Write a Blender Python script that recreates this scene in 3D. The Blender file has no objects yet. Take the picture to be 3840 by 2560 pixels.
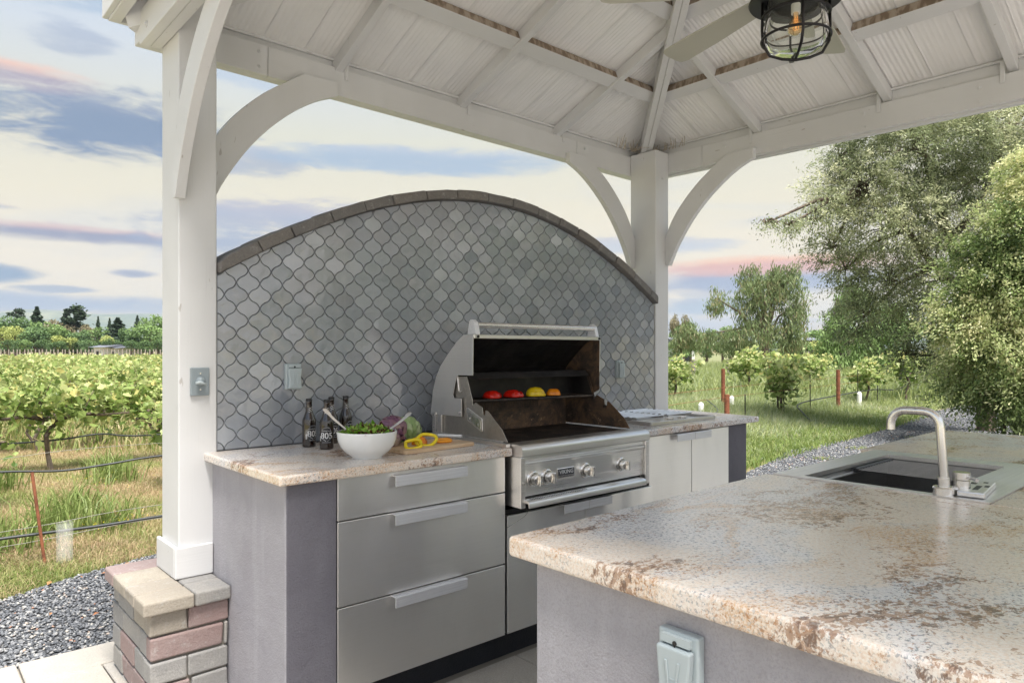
import bpy, bmesh, math, random
import numpy as np
from mathutils import Vector, Matrix, Euler
R = math.radians
scn = bpy.context.scene
col = scn.collection
rng = np.random.default_rng(7)
random.seed(7)

# ------------------------------------------------------------------ camera, world, sun, exposure
cam_d = bpy.data.cameras.new('camera'); cam = bpy.data.objects.new('camera', cam_d); col.objects.link(cam)
cam.location = (0, 0, 1.37); cam.rotation_euler = (R(90), 0, R(-41.83))
cam_d.sensor_width = 36; cam_d.lens = 24.75; cam_d.shift_y = 0.00911; cam_d.clip_start = 0.05; cam_d.clip_end = 9000
scn.camera = cam
scn.view_settings.view_transform = 'Standard'; scn.view_settings.look = 'None'
scn.view_settings.gamma = 1; scn.view_settings.use_curve_mapping = False
scn.view_settings.exposure = 1.76
SUN_EL, SUN_AZ = 66.0, 257.0        # azimuth measured from +X towards +Y: light comes from behind the camera
SUN_STRENGTH, SKY_GAIN = 3.3, 0.208

def lin(c):
    return tuple(((v/255)/12.92 if v/255 <= .04045 else ((v/255+.055)/1.055)**2.4) for v in c)

class NT:
    """small helper round a node tree"""
    def __init__(s, tree): s.t = tree; s.n = tree.nodes; s.l = tree.links
    def add(s, typ, **kw):
        n = s.n.new(typ)
        for k, v in kw.items():
            if k == 'ins':
                for i, val in v.items():
                    if isinstance(val, bpy.types.NodeSocket): s.l.new(val, n.inputs[i])
                    else: n.inputs[i].default_value = val
            else: setattr(n, k, v)
        return n
    def math(s, op, a, b=0.0, c=0.0, clamp=False):
        n = s.add('ShaderNodeMath', operation=op, use_clamp=clamp, ins={0: a, 1: b, 2: c}); return n.outputs[0]
    def mix(s, f, a, b, blend='MIX'):
        n = s.add('ShaderNodeMix', data_type='RGBA', blend_type=blend)
        for i, v in ((0, f), (6, a), (7, b)):
            if isinstance(v, bpy.types.NodeSocket): s.l.new(v, n.inputs[i])
            else: n.inputs[i].default_value = v if i == 0 else (v[0], v[1], v[2], 1)
        return n.outputs[2]
    def ramp(s, f, stops, interp='LINEAR'):
        n = s.add('ShaderNodeValToRGB'); n.color_ramp.interpolation = interp
        e = n.color_ramp.elements
        while len(e) > 1: e.remove(e[-1])
        e[0].position = stops[0][0]; e[0].color = (*stops[0][1], 1) if len(stops[0][1]) == 3 else stops[0][1]
        for p, c in stops[1:]:
            q = e.new(p); q.color = (*c, 1)
        s.l.new(f, n.inputs[0]); return n.outputs[0]
    def noise(s, vec, scale, detail=4, rough=.55, dist=0.0, out=0):
        n = s.add('ShaderNodeTexNoise', ins={'Scale': scale, 'Detail': detail, 'Roughness': rough, 'Distortion': dist})
        if vec is not None: s.l.new(vec, n.inputs['Vector'])
        return n.outputs[out]
    def mapping(s, vec, scale=(1, 1, 1), loc=(0, 0, 0), rot=(0, 0, 0)):
        return s.add('ShaderNodeMapping', ins={'Vector': vec, 'Scale': scale, 'Location': loc, 'Rotation': rot}).outputs[0]
    def maprange(s, v, a, b, c=0.0, d=1.0, smooth=True):
        n = s.add('ShaderNodeMapRange', interpolation_type='SMOOTHSTEP' if smooth else 'LINEAR', ins={0: v, 1: a, 2: b, 3: c, 4: d}); return n.outputs[0]

world = bpy.data.worlds.new('World'); scn.world = world; world.use_nodes = True
w = NT(world.node_tree); w.n.clear()
geo = w.add('ShaderNodeTexCoord').outputs['Generated']
sep = w.add('ShaderNodeSeparateXYZ', ins={0: geo})
az = w.math('MULTIPLY', w.math('ARCTAN2', sep.outputs[1], sep.outputs[0]), 57.2958)      # degrees
el = w.math('MULTIPLY', w.math('ARCSINE', sep.outputs[2]), 57.2958)
base = w.ramp(w.math('DIVIDE', el, 90.0, clamp=True), [(0.0, lin((252, 200, 60))), (.06, lin((255, 212, 84))), (.12, lin((252, 221, 108))), (.18, lin((240, 224, 150))),
              (.24, lin((226, 226, 210))), (.31, lin((166, 188, 200))), (.6, lin((170, 190, 190))), (1, lin((150, 170, 180)))])
sky = w.add('ShaderNodeTexSky', sky_type='NISHITA', sun_disc=False, sun_elevation=R(SUN_EL), sun_rotation=R(90-SUN_AZ), air_density=.45, dust_density=2.5, ozone_density=.3)
def scaled(col_, k): return w.add('ShaderNodeVectorMath', operation='SCALE', ins={0: col_, 3: k}).outputs[0]
base = w.add('ShaderNodeVectorMath', operation='ADD', ins={0: scaled(sky.outputs[0], .05), 1: scaled(base, SKY_GAIN)}).outputs[0]
CK = .325                      # cloud radiance for white
nv = w.mapping(geo, (3.0, 3.0, 13.0))
n1 = w.noise(nv, 2.2, 9, .62, .9); n2 = w.noise(nv, 6.5, 8, .66, .8)
wisp = w.maprange(w.noise(w.mapping(geo, (2.0, 2.0, 9.0), (3, 1, 0)), 1.3, 7, .6, .8), .50, .72)
c = w.mix(w.math('MULTIPLY', wisp, .30), base, tuple(q*CK for q in lin((196, 206, 220))))
nd = w.math('MULTIPLY', w.math('SUBTRACT', n1, .5), 2.0); nd2 = w.math('MULTIPLY', w.math('SUBTRACT', n2, .5), 2.0)
def cloud(c, a0, e0, ra, re, body, top, amp=.9, dens=.9, topamt=.75):
    da = w.math('DIVIDE', w.math('SUBTRACT', az, a0), ra); de = w.math('DIVIDE', w.math('SUBTRACT', el, e0), re)
    d = w.math('ADD', w.math('ADD', w.math('MULTIPLY', da, da), w.math('MULTIPLY', de, de)), w.math('MULTIPLY', nd, amp*2.2))
    d = w.math('ADD', d, w.math('MULTIPLY', nd2, amp*1.5))
    m = w.math('MULTIPLY', w.maprange(d, 1.50, .10), dens)
    t = w.math('MULTIPLY', w.maprange(w.math('ADD', de, w.math('MULTIPLY', nd, .5)), .0, .75), topamt)
    return w.mix(m, c, w.mix(t, tuple(q*CK for q in body), tuple(q*CK for q in top)))
G1, G2, PK, PU = lin((128, 148, 176)), lin((146, 162, 190)), lin((232, 188, 172)), lin((186, 184, 200))
c = cloud(c, 79, 15.6, 9.5, 2.3, lin((112, 136, 168)), lin((150, 160, 184)), .75, .96, .5)
c = cloud(c, 84, 17.8, 5.5, .9, lin((170, 160, 176)), lin((240, 196, 178)), .6, .9, 1.0)
c = cloud(c, 69, 14.2, 5, 1.2, G2, PU, .9, .7, .6)
c = cloud(c, 80.5, 20.6, 2.6, 1.0, G2, G2, .8, .55, .3)
c = cloud(c, 72, 24, 9, 2.2, lin((150, 176, 204)), PU, 1.0, .6, .4)
c = cloud(c, 80, 8.05, 9.5, .62, lin((138, 142, 168)), lin((226, 186, 180)), .42, .96, .8)
c = cloud(c, 86.5, 9.4, 3.5, .3, G2, PK, .6, .6, .6)
c = cloud(c, 84.5, 5.1, 2.6, .62, lin((104, 140, 176)), G2, .6, .95, .3)
c = cloud(c, 81, 4.2, 2.6, .28, lin((130, 152, 182)), G2, .6, .8, .3)
c = cloud(c, 76.4, 5.5, 1.5, .32, lin((140, 150, 178)), G2, .5, .9, .3)
c = cloud(c, 84, 3.2, 18, .75, lin((146, 166, 194)), lin((176, 186, 204)), .5, .95, .4)
c = cloud(c, 56, 14.9, 13, 1.05, lin((160, 182, 206)), lin((190, 200, 216)), .6, .9, .5)
c = cloud(c, 66, 20.5, 7, 1.3, lin((176, 194, 216)), PU, .9, .6, .5)
c = cloud(c, 60, 10.3, 14, .35, lin((190, 206, 216)), PU, .9, .5, .4)
c = cloud(c, 40, 8.3, 9, .7, lin((176, 190, 212)), PU, .8, .7, .5)
c = cloud(c, 28.5, 5.4, 9.0, 1.25, lin((136, 152, 184)), lin((186, 158, 172)), .42, .96, .9)
c = cloud(c, 28.2, 6.5, 8.8, .75, lin((226, 164, 150)), lin((255, 192, 150)), .35, .96, .9)
c = cloud(c, 33, 3.5, 5.5, .75, lin((128, 160, 190)), PU, .8, .85, .4)
c = cloud(c, 32, 2.0, 7, .7, lin((166, 178, 202)), PU, .7, .8, .3)
c = cloud(c, 26, 9.9, 5, .3, lin((206, 208, 210)), PU, .8, .6, .4)
for i in range(7):       # the same kind of cloud all the way round
    c = cloud(c, -165+38*i, 8+((i*37) % 17), 15, 2.4, G2, PK if i % 2 else PU, .9, .85, .7)
b1 = w.add('ShaderNodeBackground', ins={0: c, 1: 1.0})
w.add('ShaderNodeOutputWorld', ins={0: b1.outputs[0]})

sd = bpy.data.lights.new('sun', 'SUN'); sun = bpy.data.objects.new('sun', sd); col.objects.link(sun)
sd.energy = SUN_STRENGTH; sd.angle = R(22); sd.color = (1.0, .955, .89)
sdir = Vector((math.cos(R(SUN_AZ))*math.cos(R(SUN_EL)), math.sin(R(SUN_AZ))*math.cos(R(SUN_EL)), math.sin(R(SUN_EL))))
sun.rotation_euler = sdir.to_track_quat('Z', 'Y').to_euler(); sun.location = (0, 0, 30)

# ------------------------------------------------------------------ materials
def mat(name, fn=None, base=(.5, .5, .5), rough=.5, metal=0.0, bump=None, **kw):
    m = bpy.data.materials.new(name); m.use_nodes = True; t = NT(m.node_tree); p = t.n['Principled BSDF']
    p.inputs['Base Color'].default_value = (*base, 1); p.inputs['Roughness'].default_value = rough; p.inputs['Metallic'].default_value = metal
    for k, v in kw.items(): p.inputs[k.replace('_', ' ')].default_value = v
    if fn: fn(t, p)
    return m
def obj_co(t): return t.add('ShaderNodeTexCoord').outputs['Object']
def setin(t, p, name, sock): t.l.new(sock, p.inputs[name])
def bump(t, p, h, strength=.3, dist=.01):
    b = t.add('ShaderNodeBump', ins={'Strength': strength, 'Distance': dist, 'Height': h}); t.l.new(b.outputs[0], p.inputs['Normal']); return b

def paint_fn(stretch, c1, c2, grain=.35):
    def f(t, p):
        v = obj_co(t)
        g = t.noise(t.mapping(v, tuple(q*1.5 for q in stretch)), 1.0, 5, .6, .3)
        bl = t.noise(v, 1.7, 3)
        knots = t.maprange(t.noise(t.mapping(v, tuple(s*.45+9 for s in stretch)), 1.0, 2, .5), .72, .76)
        k = t.mix(t.maprange(bl, .3, .7), c1, c2)
        k = t.mix(t.math('MULTIPLY', t.maprange(g, .64, .76), grain*.6), k, tuple(x*.62 for x in c1))
        k = t.mix(t.math('MULTIPLY', knots, .45), k, (.25, .2, .16))
        setin(t, p, 'Base Color', k); bump(t, p, g, .22, .003)
    return f
M = {}
WP = ((.67, .672, .675), (.62, .62, .62))
M['paint_v'] = mat('white_paint_vertical', paint_fn((70, 70, 2.2), *WP), rough=.5)
M['paint_x'] = mat('white_paint_along_x', paint_fn((2.2, 70, 70), *WP), rough=.5)
M['paint_y'] = mat('white_paint_along_y', paint_fn((70, 2.2, 70), *WP), rough=.5)
def roof_fn(t, p):
    v = obj_co(t); a = t.noise(v, 3.0, 4); r = t.add('ShaderNodeObjectInfo').outputs['Random']
    k = t.mix(t.maprange(a, .3, .7), (.86, .852, .84), (.79, .78, .77)); k = t.mix(t.math('MULTIPLY', r, .35), k, (.70, .70, .70)); setin(t, p, 'Base Color', k)
M['roof'] = mat('white_corrugated_sheet', roof_fn, rough=.45)
def purlin_edge_fn(t, p):
    v = obj_co(t); s = t.noise(t.mapping(v, (30, 30, 2)), 1.0, 3, .5, .2)
    setin(t, p, 'Base Color', t.mix(t.maprange(s, .42, .6), (.20, .145, .10), (.40, .33, .26)))
M['blade'] = mat('putty_blade', paint_fn((9, 9, 9), (.50, .49, .42), (.45, .44, .38)), rough=.5)
M['raw_wood'] = mat('raw_wood_edge', purlin_edge_fn, rough=.7)
def stucco_fn(c1, c2):
    def f(t, p):
        v = obj_co(t); a = t.noise(v, 2.3, 5, .6); b = t.noise(v, 160, 4, .6); s = t.noise(t.mapping(v, (9, 9, 1.2)), 1, 5)
        k = t.mix(t.maprange(a, .3, .7), c1, c2); k = t.mix(t.math('MULTIPLY', t.maprange(s, .46, .72), .5), k, tuple(min(1, x*1.25) for x in c1)); k = t.mix(t.math('MULTIPLY', t.maprange(t.noise(v, 5, 6, .7), .52, .75), .35), k, tuple(x*.72 for x in c2))
        k = t.mix(t.math('MULTIPLY', t.maprange(t.noise(v, 230, 3, .7), .46, .62), .45), k, tuple(x*.70 for x in c1)); setin(t, p, 'Base Color', k); bump(t, p, t.math('ADD', b, t.math('MULTIPLY', t.noise(v, 22, 3), 1.2)), .6, .006)
    return f
M['stucco'] = mat('mauve_grey_stucco', stucco_fn((.405, .395, .425), (.33, .32, .35)), rough=.88)
M['stucco_shaded'] = mat('shade_toned_stucco', stucco_fn((.155, .15, .175), (.13, .125, .15)), rough=.85)  # darker copy of the stucco for front faces, their shade put into the colour
def granite_fn(t, p):
    v = obj_co(t)
    warp = t.noise(v, 1.7, 4, .55, 0, 1)
    wv = t.add('ShaderNodeVectorMath', operation='ADD', ins={0: v, 1: t.add('ShaderNodeVectorMath', operation='SCALE', ins={0: warp, 3: .55}).outputs[0]}).outputs[0]
    big = t.noise(t.mapping(wv, (1.6, 2.6, 2.2), rot=(0, 0, -.5)), 1.0, 5, .6, .5)
    tan = t.noise(t.mapping(wv, (2.3, 4.2, 3.5), (5, 2, 1), rot=(0, 0, -.5)), 1.0, 7, .66, .8)
    k = t.mix(t.maprange(big, .40, .58), lin((214, 211, 213)), lin((228, 211, 194)))
    k = t.mix(t.math('MULTIPLY', t.maprange(tan, .52, .65), .80), k, lin((205, 166, 124)))
    fine = t.noise(v, 190, 4, .75); fine2 = t.noise(t.mapping(v, (1, 1, 1), (3, 3, 3)), 130, 4, .72); fine3 = t.noise(t.mapping(v, (1, 1, 1), (7, 1, 3)), 100, 4, .7)
    k = t.mix(t.math('MULTIPLY', t.maprange(fine, .44, .56), .55), k, lin((238, 236, 231)))
    k = t.mix(t.math('MULTIPLY', t.maprange(fine2, .53, .60), t.maprange(big, .66, .40, .15, .85)), k, lin((118, 126, 134)))
    k = t.mix(t.math('MULTIPLY', t.maprange(fine3, .56, .64), t.maprange(tan, .46, .60, .1, .8)), k, lin((176, 126, 80)))
    zone = t.maprange(t.noise(t.mapping(wv, (2.1, 3.6, 3.0), (1, 7, 2), rot=(0, 0, -.5)), 1.0, 6, .66, .9), .40, .69)
    spk = t.noise(t.mapping(v, (1, 1.5, 1), (9, 1, 4)), 74, 5, .66, .5); spk2 = t.noise(t.mapping(v, (1, 1.4, 1), (2, 8, 4)), 40, 5, .66, .6)
    blot = t.maprange(t.math('ADD', spk, t.math('MULTIPLY', zone, .27)), .68, .75)
    k = t.mix(t.math('MULTIPLY', blot, .70), k, lin((150, 108, 74)))
    core = t.maprange(t.math('ADD', spk2, t.math('MULTIPLY', zone, .25)), .73, .80)
    k = t.mix(t.math('MULTIPLY', core, .75), k, lin((100, 78, 68)))
    setin(t, p, 'Base Color', k)
M['granite'] = mat('polished_granite', granite_fn, rough=.21, Specular_IOR_Level=.5)
def steel_fn(stretch, c, rl, rh, wob=0.0, st=.90):
    def f(t, p):
        v = obj_co(t); s = t.noise(t.mapping(v, stretch), 1.0, 4, .6); l = t.noise(v, 2.4, 3)
        sm = t.noise(t.mapping(v, (5, 5, 2)), 1.0, 5, .65)
        k = t.mix(t.maprange(s, .35, .65), c, tuple(x*st for x in c)); k = t.mix(t.math('MULTIPLY', t.maprange(sm, .5, .75), .25), k, tuple(x*.75 for x in c))
        setin(t, p, 'Base Color', k)
        r = t.maprange(t.math('ADD', t.math('MULTIPLY', s, .5), t.math('MULTIPLY', l, .5)), .35, .65, rl, rh); setin(t, p, 'Roughness', r)
        hh = t.math('ADD', t.math('MULTIPLY', s, .014), t.math('MULTIPLY', t.noise(t.mapping(v, (3.2, 3.2, .9)), 1.0, 1, .4), wob)); bump(t, p, hh, .25, .05)
    return f
def aniso(m, amt, rot=.25):
    t = NT(m.node_tree); p = t.n['Principled BSDF']; p.inputs['Anisotropic'].default_value = amt; p.inputs['Anisotropic Rotation'].default_value = rot
    tg = t.add('ShaderNodeTangent', direction_type='RADIAL', axis='Z'); t.l.new(tg.outputs[0], p.inputs['Tangent']); return m
M['steel'] = aniso(mat('brushed_steel', steel_fn((.8, .8, 420), (.98, .965, .94), .30, .37, 2.0, .97), metal=.94), .76)
M['steel_panel'] = aniso(mat('brushed_steel_panel', steel_fn((.8, .8, 420), (.96, .95, .93), .27, .33, 1.0, .955), metal=.97), .74)
M['steel_h'] = mat('brushed_steel_fittings', steel_fn((1.5, 200, 200), (.84, .82, .80), .30, .40, .0), metal=1.0)
M['steel_dull'] = mat('heat_stained_steel', steel_fn((3, 60, 60), (.52, .49, .455), .38, .5, .2), metal=.95)
M['steel_dark'] = mat('dark_basin_steel', steel_fn((3, 60, 60), (.30, .295, .29), .3, .42, .1), metal=.95)
M['chrome'] = mat('satin_nickel', steel_fn((40, 40, 3), (.84, .82, .79), .20, .28, .0), metal=1.0)
M['alu'] = mat('pale_anodised_aluminium', steel_fn((4, 150, 150), (.80, .81, .84), .42, .55, .0), metal=.55)
def sooty(t, p):
    v = obj_co(t); n = t.noise(v, 7, 6, .7); setin(t, p, 'Base Color', t.mix(t.maprange(n, .35, .8), (.006, .006, .007), (.035, .03, .027)))
    setin(t, p, 'Roughness', t.maprange(t.noise(v, 15, 4), .3, .7, .35, .6))
M['soot'] = mat('sooty_black_enamel', sooty, rough=.5)
def burnt(t, p):
    v = obj_co(t); n = t.noise(v, 9, 7, .75, .6); n2 = t.noise(v, 45, 5, .7); h = t.add('ShaderNodeSeparateXYZ', ins={0: v}).outputs[2]
    k = t.ramp(n, [(.3, (.03, .024, .02)), (.46, (.085, .062, .048)), (.58, (.19, .115, .065)), (.68, (.12, .095, .078)), (.8, (.34, .31, .285))])
    k = t.mix(t.math('MULTIPLY', t.maprange(n2, .58, .68), t.maprange(h, 1.08, .98)), k, (.42, .27, .16)); setin(t, p, 'Base Color', k); bump(t, p, n2, .3, .003)
M['burnt'] = mat('burnt_rusty_steel', burnt, rough=.6, metal=.35)
def grate_fn(t, p):
    v = obj_co(t); n = t.noise(v, 12, 5, .7); setin(t, p, 'Base Color', t.mix(t.maprange(n, .4, .7), (.03, .024, .021), (.12, .09, .07)))
M['iron'] = mat('seasoned_cast_iron', grate_fn, rough=.5, metal=.3)
M['black'] = mat('black_plastic', base=(.012, .012, .014), rough=.45)
M['toe'] = mat('black_toe_kick', stucco_fn((.018, .020, .026), (.03, .033, .042)), rough=.5)
def tile_fn(t, p):
    v = obj_co(t); r = t.add('ShaderNodeObjectInfo').outputs['Random']; g = t.add('ShaderNodeNewGeometry')
    at = t.add('ShaderNodeAttribute', attribute_name='tone').outputs['Fac']
    q = t.math('FRACT', t.math('ADD', t.math('MULTIPLY', r, 7.3), at))
    k = t.ramp(q, [(0, (.24, .262, .298)), (.35, (.30, .325, .36)), (.7, (.27, .285, .312)), (1, (.37, .395, .43))])
    k = t.mix(t.math('MULTIPLY', t.maprange(t.noise(g.outputs['Position'], 3.1, 5, .65), .5, .72), .35), k, (.27, .27, .27)); k = t.mix(t.math('MULTIPLY', t.maprange(t.noise(g.outputs['Position'], 14, 4, .6), .5, .8), .4), k, (.40, .405, .41)); setin(t, p, 'Base Color', k)
    bump(t, p, t.noise(g.outputs['Position'], 17, 2, .5, .5), .3, .014)
M['tile'] = mat('glazed_grey_tile', tile_fn, rough=.10, Specular_IOR_Level=.95, Coat_Weight=.6, Coat_Roughness=.05)
M['grout'] = mat('dark_grout', base=(.15, .155, .165), rough=.9)
def stone_fn(c1, c2, c3):
    def f(t, p):
        g = t.add('ShaderNodeNewGeometry').outputs['Position']; r = t.add('ShaderNodeObjectInfo').outputs['Random']
        k = t.ramp(t.math('FRACT', t.math('MULTIPLY', r, 5.7)), [(0, c1), (.4, c2), (.75, c3), (1, c1)])
        n = t.noise(g, 11, 6, .7); k = t.mix(t.maprange(n, .35, .7), k, c2); k = t.mix(t.math('MULTIPLY', t.maprange(t.noise(g, 24, 5, .7), .54, .72), .5), k, (.46, .45, .43))
        f = t.noise(g, 140, 4, .7); k = t.mix(t.math('MULTIPLY', t.maprange(f, .35, .7), .5), k, tuple(x*.62 for x in c1))
        setin(t, p, 'Base Color', k); bump(t, p, t.math('ADD', f, t.math('MULTIPLY', n, 1.5)), .5, .006)
    return f
M['brick_grey'] = mat('grey_block', stone_fn((.33, .32, .305), (.27, .265, .26), (.37, .345, .31)), rough=.92)
M['brick_red'] = mat('reddish_block', stone_fn((.33, .225, .21), (.30, .235, .225), (.27, .20, .19)), rough=.92)
M['brick_buff'] = mat('buff_block', stone_fn((.37, .33, .27), (.33, .295, .25), (.39, .35, .29)), rough=.92)
M['coping'] = mat('dark_coping_stone', stone_fn((.165, .16, .157), (.20, .19, .182), (.225, .20, .175)), rough=.9)
M['paver'] = mat('sandy_grey_paver', stone_fn((.36, .335, .30), (.40, .37, .325), (.33, .315, .295)), rough=.9)
M['mortar'] = mat('joint_sand', base=(.22, .20, .17), rough=1)
M['grey_pvc'] = mat('grey_weatherproof_plastic', base=(.42, .48, .50), rough=.35)
M['dark_pvc'] = mat('grey_painted_metal', base=(.24, .28, .30), rough=.4)
M['white_ceramic'] = mat('white_glazed_ceramic', base=(.82, .83, .83), rough=.08)
M['bottle'] = mat('dark_amber_glass', base=(.012, .005, .003), rough=.05, Specular_IOR_Level=.8, Coat_Weight=.5)
M['label'] = mat('charcoal_label', base=(.018, .019, .026), rough=.4)
M['print'] = mat('white_print', base=(.75, .75, .75), rough=.5)
def skin_fn(c, dk):
    def f(t, p):
        v = obj_co(t); ch = t.maprange(t.noise(t.mapping(v, (1, 1, 1)), 42, 5, .7), .60, .70)
        setin(t, p, 'Base Color', t.mix(t.math('MULTIPLY', ch, .75), t.mix(t.maprange(t.noise(v, 25, 3), .3, .7), c, dk), (.03, .012, .006))); bump(t, p, t.noise(v, 38, 3, .6), .5, .006)
    return f
M['red_pepper'] = mat('red_pepper_skin', skin_fn((.60, .014, .006), (.42, .01, .004)), rough=.2)
M['yellow_pepper'] = mat('yellow_pepper_skin', skin_fn((.74, .54, .012), (.62, .40, .008)), rough=.2)
M['orange_pepper'] = mat('orange_pepper_skin', skin_fn((.80, .27, .012), (.66, .17, .008)), rough=.2)
M['ring_yellow'] = mat('cut_yellow_pepper', base=(.88, .68, .02), rough=.25)
M['ring_orange'] = mat('cut_orange_pepper', base=(.90, .36, .02), rough=.25)
def board_fn(t, p):
    v = obj_co(t); n = t.noise(t.mapping(v, (3, 60, 60)), 1, 4); setin(t, p, 'Base Color', t.mix(t.maprange(n, .35, .65), (.62, .42, .25), (.72, .54, .36)))
M['maple'] = mat('pale_maple_board', board_fn, rough=.45)
def choke_fn(c1, c2, c3):
    def f(t, p):
        g = t.add('ShaderNodeTexCoord').outputs['Object']; r = t.add('ShaderNodeObjectInfo').outputs['Random']; n = t.noise(g, 40, 3)
        setin(t, p, 'Base Color', t.ramp(t.math('ADD', t.math('MULTIPLY', r, .6), t.math('MULTIPLY', n, .4)), [(.2, c1), (.5, c2), (.85, c3)]))
    return f
M['choke_purple'] = mat('purple_artichoke', choke_fn((.17, .07, .13), (.33, .20, .22), (.42, .36, .24)), rough=.45)
M['choke_green'] = mat('green_artichoke', choke_fn((.26, .38, .14), (.38, .50, .24), (.50, .58, .34)), rough=.45)
def leafmat(name, stops, rough=.45, trans=.35, var='tone'):
    m = bpy.data.materials.new(name); m.use_nodes = True; t = NT(m.node_tree); p = t.n['Principled BSDF']
    a = t.add('ShaderNodeAttribute', attribute_name=var).outputs['Fac']; k = t.ramp(a, stops)
    t.l.new(k, p.inputs['Base Color']); p.inputs['Roughness'].default_value = rough; p.inputs['Specular IOR Level'].default_value = .35
    tr = t.add('ShaderNodeBsdfTranslucent', ins={0: k}); mx = t.add('ShaderNodeMixShader', ins={0: trans, 1: p.outputs[0], 2: tr.outputs[0]})
    t.l.new(mx.outputs[0], t.n['Material Output'].inputs[0]); return m
M['vine_leaf'] = leafmat('vine_leaf', [(0, (.09, .16, .04)), (.3, (.19, .28, .07)), (.6, (.32, .40, .13)), (.85, (.45, .49, .22)), (1, (.52, .48, .18))], .4, .45)
M['olive_leaf'] = leafmat('olive_leaf', [(0, (.09, .11, .055)), (.25, (.21, .25, .13)), (.5, (.38, .42, .24)), (.75, (.56, .58, .37)), (1, (.70, .68, .48))], .38, .5)
M['dark_leaf'] = leafmat('dense_leaf', [(0, (.07, .11, .04)), (.25, (.17, .24, .08)), (.5, (.35, .42, .17)), (.75, (.60, .62, .33)), (1, (.76, .72, .42))], .38, .5)
M['willow_leaf'] = leafmat('feathery_leaf', [(0, (.10, .14, .06)), (.5, (.16, .21, .09)), (.85, (.22, .28, .12)), (1, (.28, .24, .13))], .5, .35)
for nm, a, b in (('tree_dark', (.05, .10, .04), (.16, .25, .09)), ('tree_mid', (.10, .17, .055), (.24, .35, .12)), ('tree_pale', (.26, .31, .09), (.48, .52, .18)), ('tree_brown', (.16, .14, .08), (.28, .25, .15)), ('conifer', (.03, .055, .035), (.075, .11, .065))):
    M[nm] = leafmat(nm+'_leaf', [(0, a), (1, b)], .6, .25)
M['bark'] = mat('grey_brown_bark', lambda t, p: (setin(t, p, 'Base Color', t.mix(t.maprange(t.noise(t.mapping(obj_co(t), (12, 12, 3)), 1, 5, .7), .35, .65), (.06, .045, .035), (.17, .13, .10))), bump(t, p, t.noise(t.mapping(obj_co(t), (14, 14, 3)), 3, 4), .6, .02)), rough=.9)
M['grass'] = leafmat('grass_blade', [(0, (.09, .15, .03)), (.3, (.18, .25, .06)), (.5, (.27, .30, .10)), (.7, (.38, .32, .17)), (1, (.44, .32, .20))], .5, .4)
M['meadow'] = leafmat('meadow_blade', [(0, (.13, .19, .045)), (.3, (.23, .29, .09)), (.6, (.35, .39, .16)), (.8, (.33, .40, .27)), (1, (.47, .44, .27))], .5, .4)
M['salad_leaf'] = leafmat('salad_leaf', [(0, (.09, .02, .02)), (.3, (.13, .05, .03)), (.36, (.12, .30, .02)), (.7, (.27, .48, .05)), (1, (.50, .62, .16))], .35, .25)
def field_fn(t, p):
    v = obj_co(t); a = t.noise(v, .9, 6, .65); b = t.noise(v, 6, 5, .7)
    k = t.ramp(t.math('ADD', t.math('MULTIPLY', a, .7), t.math('MULTIPLY', b, .3)), [(.36, (0.116, 0.139, 0.041)), (.46, (0.174, 0.174, 0.064)), (.54, (0.244, 0.197, 0.110)), (.64, (0.278, 0.209, 0.133))])
    setin(t, p, 'Base Color', k); bump(t, p, b, .6, .05)
M['field'] = mat('field_earth', field_fn, rough=1)
def meadow_fn(t, p):
    v = obj_co(t); a = t.noise(v, .35, 6, .65); b = t.noise(v, 5, 5, .7)
    setin(t, p, 'Base Color', t.ramp(t.math('ADD', t.math('MULTIPLY', a, .6), t.math('MULTIPLY', b, .4)), [(.36, (0.099, 0.126, 0.041)), (.5, (0.162, 0.176, 0.075)), (.64, (0.217, 0.195, 0.116))]))
M['meadow_soil'] = mat('meadow_ground', meadow_fn, rough=1)
def gravel_fn(t, p):
    v = obj_co(t); vo = t.add('ShaderNodeTexVoronoi', ins={'Scale': 42.0}); t.l.new(v, vo.inputs['Vector'])
    g = t.add('ShaderNodeSeparateColor', ins={0: vo.outputs['Color']}).outputs[0]
    setin(t, p, 'Base Color', t.ramp(g, [(0, (.05, .053, .06)), (.5, (.12, .125, .135)), (.85, (.20, .203, .21)), (1, (.3, .295, .28))])); bump(t, p, vo.outputs['Distance'], .9, .02)
M['gravel'] = mat('blue_grey_gravel', gravel_fn, rough=.9)
M['stone'] = mat('gravel_stone', lambda t, p: setin(t, p, 'Base Color', t.ramp(t.add('ShaderNodeAttribute', attribute_name='tone').outputs['Fac'], [(0, (.05, .055, .064)), (.4, (.115, .122, .135)), (.75, (.19, .196, .208)), (.93, (.30, .298, .29)), (.965, (.40, .38, .34)), (1, (.30, .16, .11))])), rough=.8)
M['rust'] = mat('rusty_steel', lambda t, p: setin(t, p, 'Base Color', t.mix(t.maprange(t.noise(obj_co(t), 14, 5, .7), .35, .65), (.14, .045, .022), (.27, .095, .045))), rough=.85)
M['hose'] = mat('black_hose', base=(.03, .034, .036), rough=.45)
M['wire'] = mat('grey_wire', base=(.22, .21, .19), rough=.5, metal=.6)
M['clear_tube'] = mat('clear_plastic', base=(.85, .86, .84), rough=.3, Alpha=.16)
M['wood_post'] = mat('weathered_post', base=(.24, .21, .18), rough=.9)
M['grow_tube'] = mat('white_grow_tube', base=(.78, .78, .74), rough=.6)
M['dark_metal'] = mat('oil_rubbed_bronze', base=(.035, .033, .036), rough=.38, metal=.8)
def glass_fn(t, p):
    setin(t, p, 'Roughness', t.maprange(t.noise(obj_co(t), 30, 4, .7), .3, .7, .0, .12))
M['glass'] = mat('dusty_clear_glass', glass_fn, base=(.93, .95, .90), Transmission_Weight=.96, IOR=1.12)
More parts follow.
